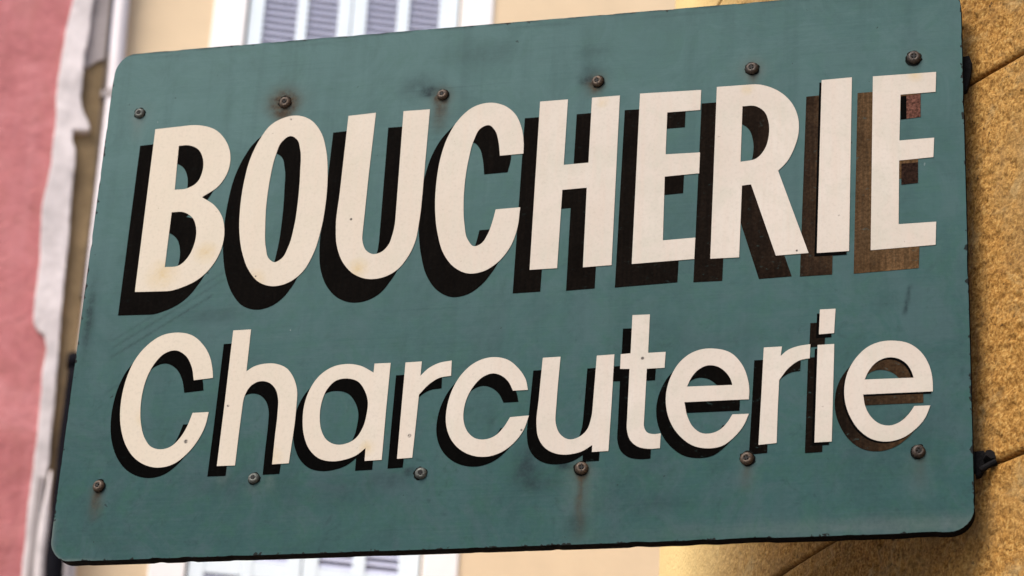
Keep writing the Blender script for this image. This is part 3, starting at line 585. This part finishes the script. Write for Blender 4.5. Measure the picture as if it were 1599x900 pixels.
# the wall body behind the joints, and the coping on top
s = np.concatenate([[-4.6, -2.0], np.arange(-0.4, 3.5, 0.1), [5.5, 8.0]])
def shell(ins, back, z0, z1):
    f = wall_at(s, np.full(len(s), ins)) - CEN
    b = wall_at(s, np.full(len(s), back)) - CEN
    n = len(s)
    V = [(*p, z) for z in (z0, z1) for p in f] + [(*p, z) for z in (z0, z1) for p in b]
    F = []
    for i in range(n - 1):
        F += [(i, n + i, n + i + 1, i + 1), (2 * n + i, 2 * n + i + 1, 3 * n + i + 1, 3 * n + i),
              (n + i, 3 * n + i, 3 * n + i + 1, n + i + 1), (i, i + 1, 2 * n + i + 1, 2 * n + i)]
    F += [(0, 2 * n, 3 * n, n), (n - 1, 2 * n - 1, 4 * n - 1, 3 * n - 1)]
    return mesh_py(V, F)
link('wall_core', shell(0.014, 0.40, 0.0, zs[-1]), M_bed, house)
link('coping', shell(-0.06, 0.44, zs[-1] + 0.002, zs[-1] + 0.14), M_stucco, house)

# ------------------------------------------------------------------ the two houses across the lane
FO = (-2.3579, 8.76776, 0.0)
FRZ = math.atan2(0.411514, 0.911403)
# in the frame of these houses x runs along the front, -y comes towards the street
def front_wall(x0, x1, z0, z1, holes, depth):
    xs = sorted({x0, x1, *[h[0] for h in holes], *[h[1] for h in holes]})
    zz = sorted({z0, z1, *[h[2] for h in holes], *[h[3] for h in holes]})
    bm = bmesh.new()
    vd = {}
    def V(x, y, z):
        q = (round(x, 4), round(y, 4), round(z, 4))
        if q not in vd:
            vd[q] = bm.verts.new(q)
        return vd[q]
    inside = lambda x, z: any(h[0] < x < h[1] and h[2] < z < h[3] for h in holes)
    for a, b in zip(xs, xs[1:]):
        for c, d in zip(zz, zz[1:]):
            if not inside((a + b) / 2, (c + d) / 2):
                bm.faces.new((V(a, 0, c), V(b, 0, c), V(b, 0, d), V(a, 0, d)))
                bm.faces.new((V(a, depth, c), V(a, depth, d), V(b, depth, d), V(b, depth, c)))
    for h in holes + [(x0, x1, z0, z1)]:
        for (p, q) in (((h[0], h[2]), (h[1], h[2])), ((h[1], h[2]), (h[1], h[3])), ((h[1], h[3]), (h[0], h[3])), ((h[0], h[3]), (h[0], h[2]))):
            try:
                ax = sorted({p[0], q[0], *[x for x in xs if min(p[0], q[0]) < x < max(p[0], q[0])]})
                az = sorted({p[1], q[1], *[z for z in zz if min(p[1], q[1]) < z < max(p[1], q[1])]})
                pts = [(x, p[1]) for x in ax] if p[1] == q[1] else [(p[0], z) for z in az]
                for u, v in zip(pts, pts[1:]):
                    bm.faces.new((V(u[0], 0, u[1]), V(v[0], 0, v[1]), V(v[0], depth, v[1]), V(u[0], depth, u[1])))
            except ValueError:
                pass
    return mesh_bm(bm)

tan = empty('tan_house', 'tan rendered house with white window surrounds and louvred shutters behind the sign', 'house', FO, FRZ)
FLOOR = 2.95
WIN = []
for q in (-1, 0, 1, 2):
    rail = 5.790 + FLOOR * q
    WIN.append((rail - 0.72, rail + 0.92))
WL, WR = -1.585, -0.385
holes = [(WL, WR, a, b) for a, b in WIN]
link('wall', front_wall(-2.31, 6.0, 0.0, 12.4, holes, 0.35), M_tan, tan)
slat_me = None
def slat_mesh(wd):
    bm = bmesh.new()
    box_bm(bm, -wd / 2, wd / 2, -0.024, 0.024, -0.0045, 0.0045, 0.002)
    bmesh.ops.rotate(bm, verts=bm.verts[:], cent=(0, 0, 0), matrix=Matrix.Rotation(R(50), 3, 'X'))
    return mesh_bm(bm)
SLATS = {}
for wi, (a, b) in enumerate(WIN):
    # surround: four flat white bands round the opening
    bm = bmesh.new()
    ow = 0.185
    box_bm(bm, WL - ow, WL - 0.002, -0.014, 0.10, a - 0.05, b + ow, 0.006)
    box_bm(bm, WR + 0.002, WR + ow, -0.014, 0.10, a - 0.05, b + ow, 0.006)
    box_bm(bm, WL - 0.003, WR + 0.003, -0.013, 0.10, b + 0.002, b + ow - 0.002, 0.006)
    box_bm(bm, WL - ow - 0.05, WR + ow + 0.05, -0.09, 0.10, a - 0.15, a - 0.052, 0.008)
    link('window_surround', mesh_bm(bm), M_white, tan)
    bm = bmesh.new()
    box_bm(bm, WL + 0.001, WR - 0.001, 0.22, 0.26, a + 0.001, b - 0.001)
    link('window_pane', mesh_bm(bm), M_dark, tan)
    rail = a + 0.72
    for panels, lo, hi in ((((-1.491, -1.303), (-1.247, -1.075)), WL + 0.012, -1.003), (((-0.916, -0.742), (-0.676, -0.504)), -0.996, WR - 0.012)):
        bm = bmesh.new()
        p1, p2 = panels
        for (x0, x1) in ((lo, p1[0]), (p1[1], p2[0]), (p2[1], hi)):
            box_bm(bm, x0, x1, 0.004, 0.046, a + 0.01, b - 0.01, 0.004)
        for (x0, x1) in panels:
            for (z0, z1) in ((a + 0.012, a + 0.11), (rail, rail + 0.088), (b - 0.10, b - 0.012)):
                box_bm(bm, x0 + 0.0005, x1 - 0.0005, 0.0065, 0.0435, z0, z1, 0.003)
        leaf = link('shutter', mesh_bm(bm), M_shut, tan)
        if wi in (1, 2):
            for (x0, x1) in panels:
                wd = round(x1 - x0 - 0.001, 3)
                if wd not in SLATS:
                    SLATS[wd] = slat_mesh(wd)
                for (z0, z1) in ((a + 0.11, rail), (rail + 0.088, b - 0.10)):
                    n = max(1, int((z1 - z0) / 0.041))
                    for j in range(n):
                        link('slat', SLATS[wd], M_slat, leaf, ((x0 + x1) / 2, 0.026, z0 + (j + 0.5) * (z1 - z0) / n))
        else:
            for (x0, x1) in panels:
                bm = bmesh.new()
                box_bm(bm, x0 + 0.001, x1 - 0.001, 0.020, 0.030, a + 0.112, b - 0.102)
                link('shutter_panel', mesh_bm(bm), M_slat, leaf)

# strip of bare render between the two houses, with a patch of grey cement at the top
pts = [(-2.30, 12.0)] + BROWN[:8] + [(-2.25, 5.2), (-2.25, 0.0), (-2.60, 0.0), (-2.60, 12.0)]
link('party_strip', mesh_bm(prism(pts, -0.01, 0.30)), M_brown, tan, label='brown bare render strip between the pink and the tan wall')
pts = [(-2.55, 12.0)] + [(-2.36, 12.0)] + GREY_TOP[1:5] + [(-2.55, 8.55)]
link('cement_patch', mesh_bm(prism(pts, -0.025, 0.05, 0.004)), M_greyp, tan, label='grey cement patch above the brown strip')
pts = [(-2.345, 12.0), (-2.315, 12.0), (-2.325, 9.05), (-2.300, 8.35), (-2.276, 7.80), (-2.268, 7.2), (-2.285, 7.2), (-2.292, 7.80), (-2.318, 8.35), (-2.345, 9.05)]
link('seam', mesh_bm(prism(pts, -0.035, 0.05, 0.003)), M_seam, tan)

pink = empty('pink_house', 'pink limewashed house wall at the left edge of the photo', 'house', FO, FRZ)
up, low = STRIP_LEFT[0], STRIP_LEFT[-1]
shift = 0.03
pts = [(up[0] + 0.0, 11.5)] + [(x + shift, z) for x, z in STRIP_LEFT] + [(low[0] + 0.04, 0.0), (-9.0, 0.0), (-9.0, 11.5)]
link('wall', mesh_bm(prism(pts, -0.035, 0.30)), M_pink, pink)
pts = [(STRIP_RIGHT[0][0], 11.4)] + STRIP_RIGHT + STRIP_LOW[:1] + [(STRIP_LOW[-1][0] - 0.005, 5.5), (STRIP_LOW[-1][0], 0.0), (low[0] - 0.02, 0.0)] + STRIP_LEFT[::-1] + [(up[0] - 0.02, 11.4)]
def rough_prism(pts, y0, y1, bev):
    """subdivide the outline and jitter it: torn plaster"""
    out = []
    for i, p in enumerate(pts):
        q = pts[(i + 1) % len(pts)]
        L = math.hypot(q[0] - p[0], q[1] - p[1])
        n = max(1, min(40, int(L / 0.045)))
        for j in range(n):
            t = j / n
            jx = random.uniform(-0.0025, 0.0025)
            out.append((p[0] + (q[0] - p[0]) * t + jx, p[1] + (q[1] - p[1]) * t))
    return prism(out, y0, y1, bev)
link('corner_strip', mesh_bm(rough_prism(pts, -0.06, -0.005, 0.010)), M_plas, pink, label='torn white plaster strip up the corner of the pink wall')
pts = GREYP + [(-2.30, 0.0), (-2.36, 0.0)] + [(x - 0.032, z) for x, z in GREYP[::-1]]
link('groove_shade', mesh_bm(prism(pts, -0.066, -0.03, 0.0)), M_greyp, pink)  # raised grey strip standing for the shadow line beside the bead
link('plaster_bead', tube([(x, -0.048, z) for x, z in PIPE_C] + [(-2.28, -0.048, 0.0)], [0.006, 0.016, 0.029, 0.030, 0.030, 0.030, 0.030]), M_plas, pink)

pw = empty('drainpipe', 'slim white drainpipe running up behind the left edge of the sign', 'drainpipe', FO, FRZ)
path = [(-2.30, -0.06, 11.5)] + [(x, -0.06, z) for x, z in PIPE_W] + [(-2.12, -0.06, 0.0)]
link('pipe', tube(path, 0.043), M_pipe, pw)
for zc, xc in ((8.40, -2.248), (6.4, -2.197)):
    bm = bmesh.new()
    bmesh.ops.create_cone(bm, cap_ends=True, segments=18, radius1=0.052, radius2=0.052, depth=0.045, matrix=Matrix.Translation((xc, -0.06, zc)))
    box_bm(bm, xc - 0.075, xc - 0.045, -0.075, 0.0, zc - 0.02, zc + 0.02, 0.003)
    link('pipe_clip', mesh_bm(bm), M_greyp, pw)
pb = empty('drainpipe', 'black cast iron drainpipe behind the lower left corner of the sign', 'drainpipe', FO, FRZ)
path = [(x, -0.20, z) for x, z in PIPE_B] + [(-2.20, -0.20, 0.0)]
link('pipe', tube(path, 0.047), M_cast, pb)
bm = bmesh.new()
bmesh.ops.create_cone(bm, cap_ends=True, segments=18, radius1=0.057, radius2=0.057, depth=0.07, matrix=Matrix.Translation((PIPE_B[0][0], -0.20, PIPE_B[0][1])))
link('pipe_collar', mesh_bm(bm, True), M_cast, pb)

# ------------------------------------------------------------------ the butcher's sign
W2, H2, TH, RC = 0.700, 0.44881, 0.022, 0.036
sign = empty('shop_sign', 'teal painted sign board reading BOUCHERIE Charcuterie in cream letters', 'sign', (0, 0, BZ))

def xlim(z):
    d = H2 - np.abs(z)
    t = np.clip(RC - d, 0, RC)
    return W2 - (RC - np.sqrt(np.clip(RC * RC - t * t, 0, None)))
zz = np.concatenate([-H2 + RC * (1 - np.cos(np.linspace(0, math.pi / 2, 9)))[:-1], np.linspace(-H2 + RC, H2 - RC, 206), (H2 - RC * (1 - np.cos(np.linspace(0, math.pi / 2, 9))))[::-1][1:]])
uu = np.linspace(-1, 1, 341)
XL = xlim(zz)
GX = XL[:, None] * uu[None, :]
GZ = np.repeat(zz[:, None], len(uu), 1)
# the rim is worn: nibble the outline by a fraction of a millimetre to 2 mm
nib = 0.0019 * np.clip(vnoise(GZ * 42 + 5, GX * 42, 4) - 0.70, 0, 1) / 0.30
edge_x = XL[:, None] - np.abs(GX)
edge_z = H2 - np.abs(GZ)
GX2 = GX - np.sign(GX) * nib * (edge_x < 0.0005)
GZ2 = GZ - np.sign(GZ) * nib * (edge_z < 0.0005)
V = np.stack([GX2, np.zeros_like(GX2), GZ2], -1).reshape(-1, 3)
n = len(uu)
r, c = np.meshgrid(np.arange(len(zz) - 1), np.arange(n - 1), indexing='ij')
i = (r * n + c).ravel()
F = np.stack([i, i + 1, i + n + 1, i + n], -1).tolist()
V = V.tolist()
nf = len(F)
loop = [q for q in range(n)] + [q * n + n - 1 for q in range(1, len(zz))] + [(len(zz) - 1) * n + q for q in range(n - 2, -1, -1)] + [q * n for q in range(len(zz) - 2, 0, -1)]
b0 = len(V)
V += [(V[q][0] * 1.0, TH, V[q][2] * 1.0) for q in loop]
m_ = len(loop)
F += [(loop[(q + 1) % m_], loop[q], b0 + q, b0 + (q + 1) % m_) for q in range(m_)]
F.append([b0 + q for q in range(m_)])
me = mesh_py(V, F)
me.materials.append(M_board)
me.materials.append(M_edge)
me.polygons.foreach_set('material_index', [0] * nf + [1] * (len(F) - nf))
# wear: rust runs, grime and pale washed patches below and beside the screws
X, Z = GX.ravel() * 1000, GZ.ravel() * 1000
wob = (vnoise(X / 9, Z / 30, 11) - 0.5) * 7
rust, grime, pale = np.zeros_like(X), np.zeros_like(X), np.zeros_like(X)
def blob(arr, cx, cz, rx, rz, a):
    arr += a * np.exp(-(((X - cx) / rx) ** 2 + ((Z - cz) / rz) ** 2))
def drip(arr, cx, cz, wdt, ln, a):
    t = np.clip((cz - Z) / ln, 0, 1)
    on = (Z < cz) * (1 - t) ** 0.8
    arr += a * on * np.exp(-((X - cx + wob) / (wdt * (1 + 0.5 * t))) ** 2)
sp = SCREWS
blob(rust, sp[1][0] - 2, sp[1][1] + 1, 24, 23, 1.1); blob(rust, sp[2][0], sp[2][1], 14, 14, 0.6); blob(rust, sp[3][0], sp[3][1], 14, 14, 0.5); blob(rust, sp[4][0], sp[4][1], 13, 13, 0.35); blob(rust, sp[9][0], sp[9][1], 14, 14, 0.5); drip(rust, sp[10][0], sp[10][1], 6, 55, 0.4); drip(rust, sp[4][0] + 2, sp[4][1], 5, 36, 0.5); drip(rust, sp[5][0], sp[5][1], 5, 26, 0.4); drip(rust, sp[1][0], sp[1][1], 12, 55, 0.6); blob(pale, *sp[1], 34, 30, 0.16)
drip(rust, sp[2][0] - 3, sp[2][1], 10, 75, 0.75); drip(pale, sp[2][0] - 3, sp[2][1], 20, 60, 0.25); blob(grime, sp[2][0] - 22, sp[2][1] + 8, 13, 8, 1.1); blob(grime, sp[2][0] - 40, sp[2][1] + 20, 30, 22, 0.45)
blob(grime, sp[3][0] - 18, sp[3][1] + 4, 10, 7, 1.1); blob(grime, sp[3][0] - 14, sp[3][1] + 18, 22, 16, 0.45); drip(rust, sp[3][0] - 6, sp[3][1], 9, 32, 0.7)
drip(pale, sp[0][0], sp[0][1], 8, 60, 0.45); blob(pale, *sp[0], 20, 20, 0.25)
blob(pale, *sp[4], 21, 21, 0.40); drip(pale, sp[4][0] + 3, sp[4][1], 10, 40, 0.35)
blob(pale, *sp[5], 17, 17, 0.25)
drip(rust, sp[6][0] - 2, sp[6][1], 7, 62, 0.75); drip(pale, sp[6][0], sp[6][1], 12, 50, 0.25)
blob(pale, sp[7][0], sp[7][1] - 14, 14, 14, 0.20); blob(pale, sp[7][0] - 50, sp[7][1] + 8, 10, 16, 0.40); drip(pale, sp[7][0] + 28, sp[7][1] + 5, 5, 34, 0.35)
blob(grime, sp[8][0] - 18, sp[8][1] + 4, 9, 6, 1.0); blob(grime, sp[8][0] - 45, sp[8][1] - 8, 28, 14, 0.35)
drip(rust, sp[9][0], sp[9][1], 6, 120, 0.75); drip(pale, sp[9][0], sp[9][1], 22, 130, 0.36); blob(grime, sp[9][0] - 5, sp[9][1] - 88, 16, 18, 0.6); blob(grime, sp[9][0] - 28, sp[9][1] + 6, 12, 8, 0.9); blob(grime, sp[9][0] - 85, sp[9][1] + 10, 18, 30, 0.75); blob(grime, sp[9][0] - 62, sp[9][1] - 20, 34, 18, 0.5)
drip(pale, sp[10][0], sp[10][1], 13, 60, 0.30)
drip(pale, sp[11][0], sp[11][1], 16, 90, 0.22); drip(rust, sp[11][0], sp[11][1], 7, 60, 0.25)
blob(grime, -480, -45, 50, 14, 0.35); blob(grime, 250, -390, 60, 14, 0.22); blob(grime, -430, -330, 55, 26, 0.28); blob(grime, -230, -350, 60, 30, 0.26)
blob(grime, -60, 395, 60, 20, 0.25); blob(grime, 120, 380, 26, 14, 0.3)
# a long scratch at the right, under the last capital
d = np.abs((X - 612) - (Z + 80) * 0.18)
grime += 0.8 * np.exp(-(d / 3.0) ** 2) * np.clip((-58 - Z) / 8, 0, 1) * np.clip((Z + 112) / 8, 0, 1)
for off, st_ in ((0, 0.5), (16, 0.35), (-60, 0.3), (30, 0.25)):
    dd = np.abs((Z + 60) - (X + 560) * 0.62 - off)
    grime += st_ * np.exp(-(dd / 2.2) ** 2) * (X > -640) * (X < -480 + off)
# ragged chipped band down the left rim
blob(grime, -686, -40, 8, 60, 0.8)
top_sheen = np.clip((Z + 330) / 560, 0, 1.2) * np.clip(1.05 - (X + 700) / 1400 * 0.50, 0, 1) * 0.72  # painted sheen of the board, strongest at the top left
rim = np.minimum(edge_x, edge_z).ravel()
grime += 1.1 * np.exp(-(edge_z.ravel() / 0.0026) ** 2) * (Z > 0) * np.clip(vnoise(X / 22, Z / 9, 21) * 2.2 - 0.5, 0, 1)
grime += 0.6 * np.exp(-((edge_z.ravel() - 0.009) / 0.0014) ** 2) * (Z > 0) * np.clip(vnoise(X / 60, Z * 0, 23) * 2.4 - 0.9, 0, 1)
pale += 0.8 * np.exp(-(rim / 0.0035) ** 2) * np.exp(-((X + 690) / 60) ** 2) * (Z < -380)
pale += 0.38 * np.exp(-((edge_z.ravel() - 0.012) / 0.014) ** 2) * (Z < 0) * np.clip((X - 100) / 500, 0, 1)
edge = np.clip(1 - np.minimum(edge_x, edge_z).ravel() / 0.010, 0, 1)
edge = np.maximum(edge, 0.75 * np.clip(1 - edge_x.ravel() / 0.03, 0, 1) * (X < 0) * (np.abs(Z - 20) < 190))
pad = np.zeros(len(V) - len(X))
for nm, arr in (('rust', rust), ('grime', grime), ('pale', pale), ('edge', edge), ('top_sheen', top_sheen)):
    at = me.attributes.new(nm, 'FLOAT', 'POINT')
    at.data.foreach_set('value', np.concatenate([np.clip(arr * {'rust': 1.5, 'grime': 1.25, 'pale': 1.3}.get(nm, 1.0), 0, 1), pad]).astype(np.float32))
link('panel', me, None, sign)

def glyph_mesh(contours, y, depth, mat):
    cu = bpy.data.curves.new('glyph', 'CURVE')
    cu.dimensions = '2D'
    cu.fill_mode = 'BOTH'
    cu.extrude = depth / 2
    for con in contours:
        pts = spline(con)
        sp_ = cu.splines.new('POLY')
        sp_.points.add(len(pts) - 1)
        for p, q in zip(sp_.points, pts):
            p.co = (q[0] / 1000, q[1] / 1000, 0, 1)
        sp_.use_cyclic_u = True
    o = bpy.data.objects.new('glyph', cu)
    me = bpy.data.meshes.new_from_object(o)
    bpy.data.objects.remove(o)
    bpy.data.curves.remove(cu)
    me.transform(Matrix.Rotation(R(90), 4, 'X'))
    me.transform(Matrix.Translation((0, -y - depth / 2, 0)))
    me.materials.clear()
    me.materials.append(mat)
    return me

def lerp_con(a, b, t, keep=False):
    f = lambda p: 1.0 if keep and p[2] else t
    return [[(p[0] + (q[0] - p[0]) * f(p), p[1] + (q[1] - p[1]) * f(p), p[2]) for p, q in zip(ca, cb)] for ca, cb in zip(a, b)]
for q, (ch, face, shade) in enumerate(LETTERS):
    lab = ('cream painted capital %s' if ch.isupper() else 'cream painted small letter %s') % ch
    lt = link('letter', glyph_mesh(face, 0.0001, 0.0008, M_letter), None, sign, label=lab)
    link('drop_shadow', glyph_mesh(shade, 0.0001, 0.0003 + 0.00001 * q, M_graded_big if q < 9 else M_graded_small), None, lt)
    if q in (0, 1, 2, 3):
        link('drop_shadow', glyph_mesh(lerp_con(face, shade, 0.80, True), 0.0001, 0.00028 + 0.00001 * q, M_graded_big), None, lt)
    if q in (7, 18, 19):
        link('inner_shadow', glyph_mesh(lerp_con(face, shade, {7: 0.15, 18: 0.30, 19: 0.18}[q]), 0.0001, 0.0006, M_black), None, lt)

M_patch = mat_shadow('reddish_patch', (0.085, 0.038, 0.028), 0.8)  # mottled reddish patches between the arms of the last capital E
M_patch2 = mat_shadow('dark_red_patch', (0.016, 0.0085, 0.006), 0.7)
last_e = [o for o in sign.children if o.get('label', '') == 'cream painted capital E'][-1]
def patch(name, quad, y, mat):
    link(name, mesh_bm(prism([(p[0] / 1000, p[1] / 1000) for p in quad], -y, -y + 0.0002)), mat, last_e)
EP = E_PATCH
patch('paint_edge', [EP[0], EP[1], EP[4], EP[5]], 0.00067, M_black)
patch('red_patch', [EP[1], EP[2], EP[3], EP[4]], 0.00066, M_patch)
patch('red_patch', EP[6:], 0.00065, M_patch2)

def screw_mesh():
    bm = bmesh.new()
    prof = [(0.0090, 0.0), (0.0092, 0.0014), (0.0084, 0.0034), (0.0064, 0.0050), (0.0038, 0.0058)]
    seg = 20
    rings = [[bm.verts.new((rr * math.cos(2 * math.pi * q / seg), -hh, rr * math.sin(2 * math.pi * q / seg))) for q in range(seg)] for rr, hh in prof]
    for a, b in zip(rings, rings[1:]):
        for q in range(seg):
            bm.faces.new((a[q], a[(q + 1) % seg], b[(q + 1) % seg], b[q]))
    # socket in the crown
    lip = rings[-1]
    bot = [bm.verts.new((0.0030 * math.cos(2 * math.pi * q / seg), -0.0034, 0.0030 * math.sin(2 * math.pi * q / seg))) for q in range(seg)]
    for q in range(seg):
        bm.faces.new((lip[q], lip[(q + 1) % seg], bot[(q + 1) % seg], bot[q]))
    bm.faces.new(bot)
    return mesh_bm(bm, True)
def slot_mesh():
    bm = bmesh.new()
    box_bm(bm, -0.0052, 0.0052, -0.0057, -0.0030, -0.0010, 0.0010)
    box_bm(bm, -0.0010, 0.0010, -0.0056, -0.0031, -0.0050, 0.0050)
    return mesh_bm(bm)
sm = [screw_mesh(), screw_mesh(), screw_mesh()]
sl = slot_mesh()
for q, (x, z) in enumerate(SCREWS):
    grey = q in (0, 7, 8)
    sc = link('screw', sm[0 if grey else 1 + (q in (4, 5, 11))], M_screw_g if grey else (M_screw_r, M_screw_d)[q in (4, 5, 11)], sign, (x / 1000, -0.0002, z / 1000), label='greyer, cleaner screw' if grey else None)
    sc.rotation_euler = (R(random.uniform(-9, 9)), random.uniform(0, 3.1), R(random.uniform(-9, 9)))
    sc.scale = [(0.95, 1.08, 1.0, 1.06, 1.14, 1.2, 1.06, 0.96, 1.0, 1.1, 1.1, 1.1)[q]] * 3
    link('cross_slot', sl, M_slot, sc)
    bm = bmesh.new()
    ring_r = [0.0105 + 0.0012 * random.uniform(-1, 1) for _ in range(22)]
    vs = [bm.verts.new((ring_r[t] * math.cos(2 * math.pi * t / 22), -0.0006, ring_r[t] * math.sin(2 * math.pi * t / 22))) for t in range(22)]
    f = bm.faces.new(vs)
    ex = bmesh.ops.extrude_face_region(bm, geom=[f])
    for e in ex['geom']:
        if isinstance(e, bmesh.types.BMVert):
            e.co.y = 0.0002
    link('shade_ring', mesh_bm(bm), M_ring, sc).location = (0.0004 * random.uniform(-2, 2), 0, -0.0006)  # dark disc standing in for the contact shadow under the head

# two flat iron arms on the back of the board run into the wall
for zc, hh, xe in ((0.309, 0.027, 0.709), (-0.335, 0.017, 0.714)):
    bm = bmesh.new()
    box_bm(bm, -0.55, xe - 0.012, TH + 0.001, TH + 0.008, zc - hh, zc + hh, 0.002)
    out = [(xe - 0.0125, zc + hh * 0.95), (xe, zc + hh * 1.0), (xe + 0.004, zc + hh * 0.5), (xe + 0.002, zc - hh * 0.2), (xe - 0.001, zc - hh * 0.75), (xe - 0.005, zc - hh * 1.25), (xe - 0.0125, zc - hh * 1.4)]
    sub = prism(out, TH + 0.0015, TH + 0.012, 0.002)
    tmp = bpy.data.meshes.new('mesh')
    sub.to_mesh(tmp)
    sub.free()
    bm.from_mesh(tmp)
    bpy.data.meshes.remove(tmp)
    arm = link('bracket', mesh_bm(bm), M_iron, sign)
    if zc < 0:
        bm = bmesh.new()
        bmesh.ops.create_cone(bm, cap_ends=True, segments=6, radius1=0.0085, radius2=0.0085, depth=0.012, matrix=Matrix.Translation((xe + 0.008, TH - 0.003, zc + 0.005)) @ Matrix.Rotation(R(70), 4, 'X') @ Matrix.Rotation(R(25), 4, 'Y'))
        bmesh.ops.create_cone(bm, cap_ends=True, segments=10, radius1=0.0045, radius2=0.0045, depth=0.026, matrix=Matrix.Translation((xe + 0.006, TH - 0.006, zc - 0.010)) @ Matrix.Rotation(R(60), 4, 'Y'))
        link('fixing_bolt', mesh_bm(bm), M_iron, arm)
    for bx in (-0.4, 0.2):
        bm = bmesh.new()
        bmesh.ops.create_cone(bm, cap_ends=True, segments=6, radius1=0.011, radius2=0.011, depth=0.008, matrix=Matrix.Translation((bx, TH + 0.0125, zc)) @ Matrix.Rotation(R(90), 4, 'X'))
        link('nut', mesh_bm(bm), M_iron, arm)
